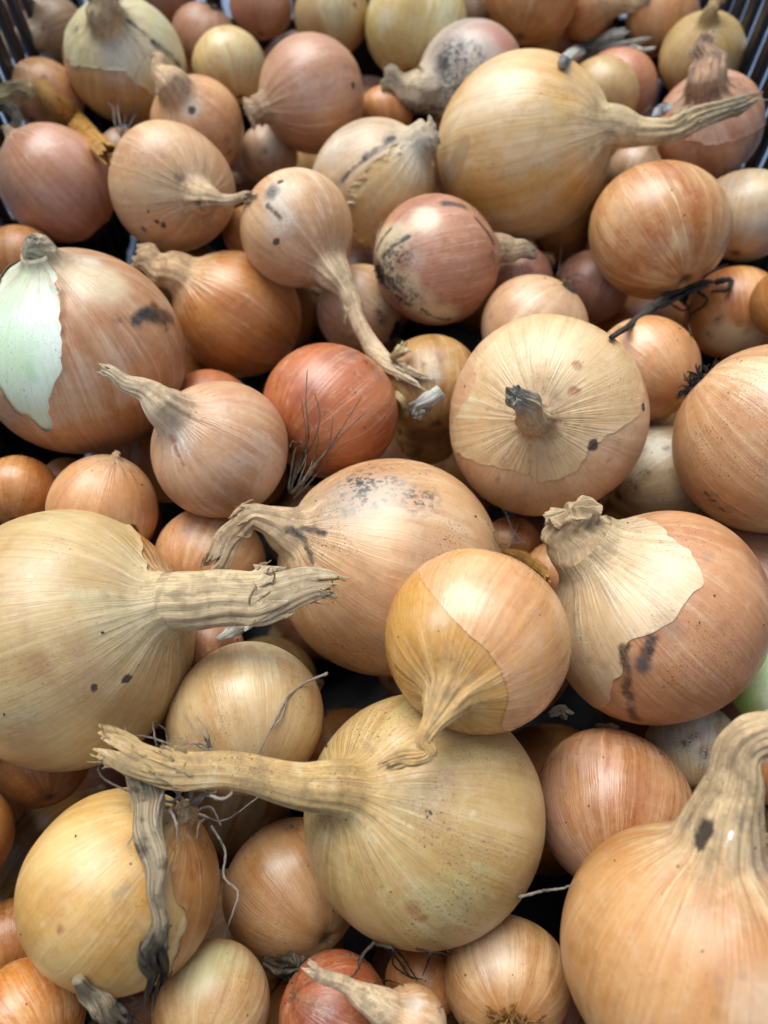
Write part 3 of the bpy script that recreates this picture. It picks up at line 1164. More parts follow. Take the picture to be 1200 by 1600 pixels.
  'label': 'smooth peach onion with a pointed reddish tip above the huge khaki one',
  'seed': 55,
  'path': [(-0.00052, 0.00015, 0.02104)],
  'hw': [0.00146, 0.00063],
  'flat': 0.55,
  'pl': 0.06,
  'jag': 0.25,
  'tip': 0.1,
  'wr': 0.5,
  'vd': (-0.93, 0.0, -0.368),
  'tipred': 1,
  'q': 0},
 {'loc': (-0.11469, 0.14685, -0.02915),
  'R': 0.00981,
  'm': [(0.4035, 0.0841, 0.9111), (0.9133, 0.0233, -0.4067), (-0.0554, 0.9962, -0.0674)],
  'a': 0.95,
  'zn': 1.05,
  'col': 'brown',
  'label': 'small shaded onion between two bright orange-peach ones',
  'seed': 56,
  'path': [(0, 0, 0.01128)],
  'hw': [0.00088, 0.00052],
  'flat': 0.55,
  'pl': 0.06,
  'jag': 0.25,
  'tip': 0.3,
  'wr': 0.5,
  'vd': (-0.839, 0.0, 0.545),
  'q': 0},
 {'loc': (-0.05851, 0.11394, -0.02412),
  'R': 0.01827,
  'm': [(0.4382, 0.1078, 0.8924), (0.8525, -0.3646, -0.3745), (0.285, 0.9249, -0.2517)],
  'a': 0.95,
  'zn': 1.05,
  'col': 'peach',
  'label': 'peach onion lying under a folded grey dry neck',
  'seed': 57,
  'path': [(0, 0, 0.02101)],
  'hw': [0.00165, 0.00097],
  'flat': 0.55,
  'pl': 0.06,
  'jag': 0.25,
  'tip': 0.3,
  'wr': 0.5,
  'vd': (-0.839, 0.0, 0.545),
  'spots': [((0.816, -0.549, -0.181), None, 0.233, 's')],
  'specks': 0.8,
  'q': 0},
 {'loc': (-0.03948, 0.05783, -0.01099),
  'R': 0.02218,
  'm': [(0.0217, 0.3104, 0.9504), (0.9635, 0.2473, -0.1028), (-0.2669, 0.9179, -0.2937)],
  'a': 0.95,
  'zn': 1.05,
  'col': 'cream5',
  'label': 'smooth cream-tan onion under two stalks with one stray root',
  'seed': 58,
  'path': [(0, 0, 0.0255)],
  'hw': [0.00206, 0.00121],
  'flat': 0.55,
  'pl': 0.06,
  'jag': 0.25,
  'tip': 0.3,
  'wr': 0.5,
  'vd': (-0.839, 0.0, 0.545),
  'specks': 0.6,
  'gloss': 0.04,
  'q': 1},
 {'loc': (-0.06616, 0.01329, -0.00231),
  'R': 0.02451,
  'm': [(-0.0855, -0.4813, 0.8724), (0.7525, -0.6051, -0.2601), (0.653, 0.6342, 0.4139)],
  'a': 0.96,
  'zn': 1.02,
  'col': 'gold3',
  'label': 'large golden onion crossed by a grey withered leaf',
  'seed': 59,
  'path': [(0.00395, -0.00115, 0.02721)],
  'hw': [0.00352, 0.00173],
  'flat': 0.55,
  'pl': 0.06,
  'jag': 0.25,
  'tip': 0.3,
  'wr': 0.5,
  'vd': (-0.838, -0.0, -0.546),
  'spots': [((0.987, -0.161, -0.008), None, 0.055, 'r'), ((0.798, 0.085, 0.596), (0.874, 0.001, 0.486), 0.049, 's'), ((0.879, 0.109, 0.465), None, 0.086, 'b'), ((0.231, 0.433, 0.871), None, 0.074, 'r'),
            ((0.345, 0.457, 0.82), None, 0.061, 'r'), ((-0.077, 0.386, 0.919), None, 0.037, 'd2'), ((0.854, 0.357, -0.379), None, 0.049, 's'), ((0.62, -0.195, 0.76), None, 0.074, 'b'),
            ((0.676, -0.668, 0.311), None, 0.368, 'yy')],
  'skins': [{'poly': [(0.231, -0.064, 0.971), (0.597, 0.366, 0.713), (0.48, 0.661, 0.578), (0.559, 0.813, 0.163), (0.157, 0.868, -0.471), (-0.179, 0.981, -0.081), (-0.492, 0.733, 0.469), (-0.63, 0.225, 0.744),
                      (-0.565, -0.095, 0.82)],
             'col': 'rustskin',
             'rag': 0.03,
             'lift': 0.25}],
  'roots': [(0.75, [(-0.00129, -0.00087, 0.02563), (0.00607, 0.00062, 0.03502), (0.01447, 0.00451, 0.04151), (-0.00597, 0.00459, 0.0395)]),
            (0.7, [(-0.00224, -0.00155, 0.02541), (0.00682, -0.00786, 0.03114), (0.01284, -0.00575, 0.02877), (0.01801, -0.00242, 0.02652)]),
            (0.7, [(-0.00355, 0.00098, 0.02487), (0.00421, -0.00244, 0.03277), (-0.01074, 0.00236, 0.02885), (-0.00466, 0.00191, 0.03474)]),
            (0.55, [(-0.00505, 0.00182, 0.02441), (0.00044, 0.00393, 0.03097), (0.00319, 0.00852, 0.03064)]), (0.5, [(-0.00804, 0.00269, 0.02321), (-0.00273, 0.00855, 0.0292), (-0.01069, 0.01217, 0.03976)]),
            (0.55, [(0.00463, -0.00415, 0.02563), (0.01204, -0.00024, 0.02832), (0.01221, 0.00335, 0.02497)]), (0.5, [(7e-05, 0.00439, 0.02728), (0.00364, 0.00439, 0.02704), (0.005, 0.00617, 0.02517)]),
            (0.45, [(-0.00106, 0.00691, 0.02682), (0.00064, 0.01364, 0.0253), (0.00363, 0.01731, 0.0219), (0.00728, 0.02201, 0.02336), (0.01037, 0.024, 0.02), (-0.00396, 0.02848, 0.00563)]),
            (0.45, [(-0.00254, -0.00224, 0.02529), (0.00768, -0.01012, 0.02525), (0.01332, -0.02018, 0.0249), (0.01822, -0.02293, 0.02961)]),
            (0.5, [(0.00415, -0.00437, 0.02562), (0.01281, -0.00639, 0.02405), (0.01825, -0.00513, 0.02013)]),
            (0.5, [(-0.00315, -0.00027, 0.02524), (0.0024, 0.00087, 0.03173), (-0.00868, -1e-05, 0.02994), (-0.00533, 0.00376, 0.03613)]),
            (0.5, [(0.00237, -0.00397, 0.02616), (0.01069, -0.00365, 0.03746), (-0.00497, 0.00466, 0.03779)])],
  'q': 1},
 {'loc': (-0.02707, 0.01486, -0.0431),
  'R': 0.02043,
  'm': [(-0.2461, 0.3809, 0.8913), (0.7864, 0.616, -0.0461), (-0.5666, 0.6896, -0.4511)],
  'a': 0.95,
  'zn': 1.05,
  'col': 'peach5',
  'label': 'tan-orange onion with a grey-dusted shoulder under the olive-tan giant',
  'seed': 60,
  'path': [(0, 0, 0.0235)],
  'hw': [0.00195, 0.00115],
  'flat': 0.55,
  'pl': 0.06,
  'jag': 0.25,
  'tip': 0.3,
  'wr': 0.5,
  'vd': (-0.839, -0.0, 0.545),
  'spots': [((0.868, 0.434, 0.242), None, 0.142, 'k'), ((0.741, -0.12, 0.661), None, 0.301, 's'), ((0.743, -0.415, 0.525), None, 0.212, 's'), ((0.803, 0.373, 0.465), None, 0.265, 's'), ((0.991, 0.0, -0.135), None, 0.212, 'w')],
  'specks': 0.5,
  'gloss': 0.04,
  'q': 1},
 {'loc': (-0.04348, -0.01231, -0.01747),
  'R': 0.01471,
  'm': [(0.2779, 0.5699, 0.7733), (0.9556, -0.2459, -0.1623), (0.0977, 0.7841, -0.6129)],
  'a': 0.95,
  'zn': 1.05,
  'col': 'greentop',
  'label': 'pale green-topped onion striped tan below the golden one',
  'seed': 61,
  'path': [(0, 0, 0.01692)],
  'hw': [0.00146, 0.00086],
  'flat': 0.55,
  'pl': 0.06,
  'jag': 0.25,
  'tip': 0.3,
  'wr': 0.5,
  'vd': (-0.839, -0.0, 0.545),
  'spots': [((0.964, -0.166, 0.208), None, 0.465, 'gg'), ((0.907, -0.346, -0.24), None, 0.404, 'gg')],
  'specks': 0.7,
  'q': 0},
 {'loc': (-0.08814, -0.01573, -0.0132),
  'R': 0.01418,
  'm': [(-0.049, 0.4615, 0.8858), (0.6887, 0.6579, -0.3047), (-0.7233, 0.5951, -0.3502)],
  'a': 0.95,
  'zn': 1.05,
  'col': 'orange2',
  'label': 'bright glossy orange onion in the near corner beside the golden one',
  'seed': 62,
  'path': [(0, 0, 0.01631)],
  'hw': [0.00142, 0.00083],
  'flat': 0.55,
  'pl': 0.06,
  'jag': 0.25,
  'tip': 0.3,
  'wr': 0.5,
  'vd': (-0.839, 0.0, 0.545),
  'gloss': 0.1,
  'q': 1},
 {'loc': (-0.11725, 0.02556, -0.0143),
  'R': 0.01541,
  'm': [(0.286, 0.4465, 0.8478), (0.8808, 0.2259, -0.4161), (-0.3774, 0.8658, -0.3286)],
  'a': 0.95,
  'zn': 1.05,
  'col': 'orange2',
  'label': 'orange onion just entering the picture beside the golden one',
  'seed': 63,
  'path': [(0, 0, 0.01772)],
  'hw': [0.00151, 0.00089],
  'flat': 0.55,
  'pl': 0.06,
  'jag': 0.25,
  'tip': 0.3,
  'wr': 0.5,
  'vd': (-0.839, 0.0, 0.545),
  'q': 0},
 {'loc': (-0.10503, 0.05024, -0.03247),
  'R': 0.01443,
  'm': [(0.172, 0.3486, 0.9214), (0.8869, 0.3523, -0.2988), (-0.4287, 0.8686, -0.2486)],
  'a': 0.95,
  'zn': 1.05,
  'col': 'brown',
  'label': 'brown onion in shade beneath the huge khaki one',
  'seed': 64,
  'path': [(0, 0, 0.01659)],
  'hw': [0.00135, 0.0008],
  'flat': 0.55,
  'pl': 0.06,
  'jag': 0.25,
  'tip': 0.3,
  'wr': 0.5,
  'vd': (-0.839, 0.0, 0.545),
  'q': 0},
 {'loc': (0.0661, 0.03526, -0.02422),
  'R': 0.02238,
  'm': [(-0.1669, 0.4189, 0.8925), (0.9616, -0.131, 0.2413), (0.2181, 0.8985, -0.3809)],
  'a': 1.0,
  'zn': 1.1,
  'col': 'pink3',
  'label': 'smooth rosy-brown onion with a broad sheen between three giants',
  'seed': 65,
  'path': [(0, 0, 0.02686)],
  'hw': [0.00216, 0.00127],
  'flat': 0.55,
  'pl': 0.06,
  'jag': 0.25,
  'tip': 0.3,
  'wr': 0.5,
  'vd': (-0.839, 0.0, 0.545),
  'gloss': 0.08,
  'specks': 0.3,
  'q': 1},
 {'loc': (0.09552, 0.05308, -0.03131),
  'R': 0.01456,
  'm': [(-0.2397, 0.3635, 0.9002), (0.9323, -0.1726, 0.3179), (0.2709, 0.9155, -0.2976)],
  'a': 0.95,
  'zn': 1.05,
  'col': 'dirty',
  'label': 'grey soot-dotted onion in the gap under the rust-brown one',
  'seed': 66,
  'path': [(0, 0, 0.01674)],
  'hw': [0.00136, 0.0008],
  'flat': 0.55,
  'pl': 0.06,
  'jag': 0.25,
  'tip': 0.3,
  'wr': 0.5,
  'vd': (-0.839, 0.0, 0.545),
  'spots': [((0.954, 0.0, -0.3), None, 0.128, 'k'), ((0.788, 0.189, -0.586), None, 0.154, 'k'), ((0.859, -0.19, -0.476), None, 0.103, 'k'), ((0.998, -0.064, -0.006), None, 0.385, 'W2')],
  'specks': 1.2,
  'q': 0},
 {'loc': (0.1218, 0.07136, -0.01977),
  'R': 0.01579,
  'm': [(-0.4962, -0.7007, 0.5126), (-0.8673, 0.3731, -0.3295), (0.0397, -0.6081, -0.7929)],
  'a': 0.95,
  'zn': 1.05,
  'col': 'peeled',
  'label': 'peeled green-white onion at the picture edge',
  'seed': 67,
  'path': [(0, 0, 0.01816)],
  'hw': [0.00147, 0.00087],
  'flat': 0.55,
  'pl': 0.06,
  'jag': 0.25,
  'tip': 0.3,
  'wr': 0.5,
  'vd': (-0.839, 0.0, 0.545),
  'spots': [((0.623, 0.771, 0.13), None, 0.465, 'gg2'), ((0.837, 0.501, 0.219), None, 0.349, 'gg2')],
  'gloss': 0.12,
  'q': 0},
 {'loc': (0.03224, -0.00795, -0.02565),
  'R': 0.01664,
  'm': [(-0.1233, 0.7403, 0.6608), (0.9905, 0.0503, 0.1284), (0.0618, 0.6704, -0.7395)],
  'a': 0.9,
  'zn': 1.0,
  'col': 'fan',
  'label': 'tan onion with pale rays around a brown shaggy crown facing the viewer',
  'seed': 68,
  'path': [(0, 0, 0.0183)],
  'hw': [0.00165, 0.00097],
  'flat': 0.55,
  'pl': 0.06,
  'jag': 0.25,
  'tip': 0.3,
  'wr': 0.5,
  'vd': (-0.695, 0.0, 0.719),
  'spots': [((0.554, 0.438, 0.708), None, 0.283, 'yg'), ((0.144, 0.005, -0.99), None, 0.585, 'fib'), ((0.91, -0.137, -0.391), None, 0.472, 'w')],
  'tuft': {'n': 150, 'L': 0.42, 'w': 0.0005, 'col': 'brownfib', 'spread': 2.6},
  'keep': 1,
  'specks': 0.4,
  'q': 1},
 {'loc': (-0.01251, -0.01485, -0.01623),
  'R': 0.01416,
  'm': [(0.5612, -0.1181, 0.8192), (-0.3103, -0.9476, 0.076), (0.7673, -0.2968, -0.5685)],
  'a': 0.95,
  'zn': 1.05,
  'col': 'red2',
  'label': 'dark red-brown onion under the little stub-necked one',
  'seed': 69,
  'path': [(0, 0, 0.01629)],
  'hw': [0.00134, 0.00079],
  'flat': 0.55,
  'pl': 0.06,
  'jag': 0.25,
  'tip': 0.3,
  'wr': 0.5,
  'vd': (-0.839, -0.0, 0.545),
  'gloss': 0.06,
  'q': 0},
 {'loc': (0.0064, -0.0165, -0.00556),
  'R': 0.00866,
  'm': [(0.5157, -0.2329, 0.8245), (0.4772, 0.8773, -0.0507), (-0.7116, 0.4196, 0.5636)],
  'a': 0.95,
  'zn': 1.15,
  'col': 'peach3',
  'label': 'small onion at the lower border with a thin pinkish stalk and torn film',
  'seed': 70,
  'path': [(-0.00118, -0.00055, 0.01923), (-0.00166, -0.00093, 0.02675), (-0.00191, -0.00132, 0.03364)],
  'hw': [0.0042, 0.00178, 0.00147, 0.00116],
  'flat': 0.7,
  'pl': 0.06,
  'jag': 0.25,
  'tip': 0.1,
  'wr': 0.5,
  'vd': (-0.79, 0.0, -0.613),
  'spots': [((0.605, 0.479, 0.636), None, 0.355, 'W2'), ((0.474, 0.458, 0.752), None, 0.226, 's'), ((0.734, 0.672, -0.097), None, 0.129, 'k')],
  'q': 0},
 {'loc': (0.01075, -0.0084, -0.03949),
  'R': 0.01032,
  'm': [(0.2487, 0.4922, 0.8342), (0.8529, -0.5194, 0.0522), (0.459, 0.6985, -0.549)],
  'a': 0.95,
  'zn': 1.05,
  'col': 'orange',
  'label': 'orange onion glimpsed beneath the olive-tan giant',
  'seed': 71,
  'path': [(0, 0, 0.01187)],
  'hw': [0.00098, 0.00058],
  'flat': 0.55,
  'pl': 0.06,
  'jag': 0.25,
  'tip': 0.3,
  'wr': 0.5,
  'vd': (-0.839, -0.0, 0.545),
  'q': 0},
 {'loc': (0.05789, 0.11081, -0.02709),
  'R': 0.01109,
  'm': [(0.0148, 0.112, 0.9936), (0.9135, -0.4056, 0.0322), (0.4066, 0.9072, -0.1083)],
  'a': 0.95,
  'zn': 1.05,
  'col': 'peach',
  'label': 'peach onion sliver between the amber and rust-brown ones',
  'seed': 72,
  'path': [(0, 0, 0.01276)],
  'hw': [0.00098, 0.00057],
  'flat': 0.55,
  'pl': 0.06,
  'jag': 0.25,
  'tip': 0.3,
  'wr': 0.5,
  'vd': (-0.839, 0.0, 0.545),
  'q': 0},
 {'loc': (-0.05457, 0.08289, -0.02245),
  'R': 0.01072,
  'm': [(0.3391, 0.2362, 0.9106), (0.9303, -0.2279, -0.2873), (0.1397, 0.9446, -0.297)],
  'a': 0.95,
  'zn': 1.05,
  'col': 'pink2',
  'label': 'small pink onion shaded under the thick straight stalk',
  'seed': 73,
  'path': [(0, 0, 0.01232)],
  'hw': [0.00096, 0.00056],
  'flat': 0.55,
  'pl': 0.06,
  'jag': 0.25,
  'tip': 0.3,
  'wr': 0.5,
  'vd': (-0.839, 0.0, 0.545),
  'q': 0},
 {'loc': (0.11174, 0.30483, -0.022),
  'R': 0.01239,
  'm': [(-0.0243, -0.3669, 0.9299), (0.8828, -0.4444, -0.1522), (0.4692, 0.8172, 0.3347)],
  'a': 0.95,
  'zn': 1.05,
  'col': 'dirty2',
  'label': 'pale scuffed onion under the long twisted stalk',
  'seed': 74,
  'path': [(0, 0, 0.01425)],
  'hw': [0.00112, 0.00066],
  'flat': 0.55,
  'pl': 0.06,
  'jag': 0.25,
  'tip': 0.3,
  'wr': 0.5,
  'vd': (-0.839, -0.0, 0.545),
  'spots': [((0.834, 0.257, 0.488), None, 0.304, 'k'), ((0.705, -0.018, -0.709), None, 0.304, 'W2')],
  'q': 0},
 {'loc': (-0.17832, 0.30459, -0.0198),
  'R': 0.01197,
  'm': [(0.4381, -0.2354, 0.8676), (0.8941, 0.2137, -0.3935), (-0.0927, 0.9481, 0.3041)],
  'a': 0.95,
  'zn': 1.05,
  'col': 'orange',
  'label': 'orange onion touching the picture edge beside the pink-brown one',
  'seed': 75,
  'path': [(0, 0, 0.01377)],
  'hw': [0.00112, 0.00066],
  'flat': 0.55,
  'pl': 0.06,
  'jag': 0.25,
  'tip': 0.3,
  'wr': 0.5,
  'vd': (-0.839, 0.0, 0.545),
  'q': 0},
 {'loc': (-0.05749, 0.27029, -0.0264),
  'R': 0.01228,
  'm': [(0.1592, -0.2425, 0.957), (0.9864, 0.0783, -0.1443), (-0.04, 0.967, 0.2517)],
  'a': 0.95,
  'zn': 1.05,
  'col': 'brown',
  'label': 'reddish-brown onion hidden behind the trailing-stalk onion',
  'seed': 76,
  'path': [(0, 0, 0.01413)],
  'hw': [0.00109, 0.00064],
  'flat': 0.55,
  'pl': 0.06,
  'jag': 0.25,
  'tip': 0.3,
  'wr': 0.5,
  'vd': (-0.839, 0.0, 0.545),
  'q': 0},
 {'loc': (-0.11999, 0.32066, -0.0242),
  'R': 0.011,
  'm': [(0.1729, -0.9825, 0.0692), (-0.9506, -0.1481, 0.2727), (-0.2577, -0.1129, -0.9596)],
  'a': 0.95,
  'zn': 1.05,
  'col': 'dirty2',
  'label': 'dim pale onion sprouting white roots in the hollow',
  'seed': 77,
  'path': [(0, 0, 0.01265)],
  'hw': [0.00102, 0.0006],
  'flat': 0.55,
  'pl': 0.06,
  'jag': 0.25,
  'tip': 0.3,
  'wr': 0.5,
  'vd': (-0.839, 0.0, 0.545),
  'roots': [(0.5, [(0.00441, -0.0, -0.01007), (0.00342, 0.00107, -0.01538), (-0.0066, 0.00217, -0.01818), (-0.00545, 0.00106, -0.02575)]),
            (0.45, [(0.00432, -0.00054, -0.0101), (-0.01332, -0.00225, -0.00726), (-0.00752, -0.00546, -0.018), (-0.00837, -0.01167, -0.02389)]),
            (0.4, [(0.00448, 0.00054, -0.01003), (0.0032, 0.00322, -0.0149), (-0.00835, 0.00462, -0.01675), (-0.02608, 0.01754, -0.00517), (-0.01775, 0.02321, -0.00819), (-0.01939, 0.02518, 0.00241)]),
            (0.35, [(0.0042, -0.00109, -0.01011), (-0.01215, -0.00365, -0.00819), (-0.00555, -0.00483, -0.02437), (-0.0075, -0.00605, -0.03489), (-0.01432, -0.01263, -0.04181), (-0.02216, -0.0188, -0.04053)]),
            (0.4, [(0.00426, -0.00082, -0.01011), (-0.00922, -0.00553, -0.01336), (-0.01396, -0.00847, -0.00787)]), (0.35, [(0.00448, 0.00054, -0.01003), (-0.00926, -0.0011, -0.01262), (-0.0064, -0.00081, -0.02321)])],
  'q': 0},
 {'loc': (-0.1142, 0.44145, -0.0209),
  'R': 0.01468,
  'm': [(0.3511, -0.437, 0.8281), (0.9267, 0.0355, -0.3742), (0.1341, 0.8987, 0.4175)],
  'a': 0.95,
  'zn': 1.05,
  'col': 'pink2',
  'label': 'small pinkish onion at the top border behind the green-topped one',
  'seed': 78,
  'path': [(0, 0, 0.01688)],
  'hw': [0.00138, 0.00081],
  'flat': 0.55,
  'pl': 0.06,
  'jag': 0.25,
  'tip': 0.3,
  'wr': 0.5,
  'vd': (-0.839, -0.0, 0.545),
  'q': 0},
 {'loc': (-0.20015, 0.43488, -0.0264),
  'R': 0.01325,
  'm': [(0.5098, -0.3614, 0.7807), (0.8542, 0.1045, -0.5094), (0.1025, 0.9266, 0.3619)],
  'a': 0.95,
  'zn': 1.05,
  'col': 'brown',
  'label': 'dim onion in the crate corner at the top border',
  'seed': 79,
  'path': [(0, 0, 0.01523)],
  'hw': [0.00127, 0.00075],
  'flat': 0.55,
  'pl': 0.06,
  'jag': 0.25,
  'tip': 0.3,
  'wr': 0.5,
  'vd': (-0.839, 0.0, 0.545),
  'q': 0},
 {'loc': (-0.00348, 0.46091, -0.0242),
  'R': 0.01586,
  'm': [(0.1025, -0.4896, 0.8659), (0.984, -0.0775, -0.1604), (0.1457, 0.8685, 0.4738)],
  'a': 0.95,
  'zn': 1.05,
  'col': 'tan',
  'label': 'tan onion cut by the top border beside the shiny pale yellow one',
  'seed': 80,
  'path': [(0, 0, 0.01824)],
  'hw': [0.00148, 0.00087],
  'flat': 0.55,
  'pl': 0.06,
  'jag': 0.25,
  'tip': 0.3,
  'wr': 0.5,
  'vd': (-0.839, 0.0, 0.545),
  'q': 0},
 {'loc': (0.09971, 0.43928, -0.048),
  'R': 0.01378,
  'm': [(-0.125, -0.4255, 0.8963), (0.9797, -0.1957, 0.0437), (0.1568, 0.8835, 0.4414)],
  'a': 0.95,
  'zn': 1.05,
  'col': 'brown',
  'label': 'shaded brown onion in the hollow under the silvery leaf',
  'seed': 81,
  'path': [(0, 0, 0.01585)],
  'hw': [0.00127, 0.00075],
  'flat': 0.55,
  'pl': 0.06,
  'jag': 0.25,
  'tip': 0.3,
  'wr': 0.5,
  'vd': (-0.839, -0.0, 0.545),
  'q': 0},
 {'loc': (0.11864, 0.04908, -0.03839),
  'R': 0.0112,
  'm': [(-0.1956, 0.3551, 0.9141), (0.8694, -0.3685, 0.3292), (0.4538, 0.8591, -0.2366)],
  'a': 0.95,
  'zn': 1.05,
  'col': 'brown',
  'label': 'shaded onion behind the bent pleated neck',
  'seed': 82,
  'path': [(0, 0, 0.01288)],
  'hw': [0.00105, 0.00062],
  'flat': 0.55,
  'pl': 0.06,
  'jag': 0.25,
  'tip': 0.3,
  'wr': 0.5,
  'vd': (-0.839, 0.0, 0.545),
  'q': 0},
 {'loc': (-0.10257, 0.00135, -0.0308),
  'R': 0.01118,
  'm': [(0.2172, 0.5294, 0.8201), (0.9071, 0.2008, -0.3699), (-0.3605, 0.8243, -0.4366)],
  'a': 0.95,
  'zn': 1.05,
  'col': 'brown',
  'label': 'shadowed brown onion in the dark gap beside the golden one',
  'seed': 83,
  'path': [(0, 0, 0.01286)],
  'hw': [0.0011, 0.00064],
  'flat': 0.55,
  'pl': 0.06,
  'jag': 0.25,
  'tip': 0.3,
  'wr': 0.5,
  'vd': (-0.839, -0.0, 0.545),
  'q': 0},
 {'loc': (0.04547, 0.12563, -0.0352),
  'R': 0.01016,
  'm': [(-0.129, 0.1226, 0.984), (0.9874, -0.0754, 0.1388), (0.0912, 0.9896, -0.1114)],
  'a': 0.95,
  'zn': 1.05,
  'col': 'brown',
  'label': 'brown onion deep in the dark gap above the amber one',
  'seed': 84,
  'path': [(0, 0, 0.01169)],
  'hw': [0.00089, 0.00052],
  'flat': 0.55,
  'pl': 0.06,
  'jag': 0.25,
  'tip': 0.3,
  'wr': 0.5,
  'vd': (-0.839, 0.0, 0.545),
  'q': 0}]

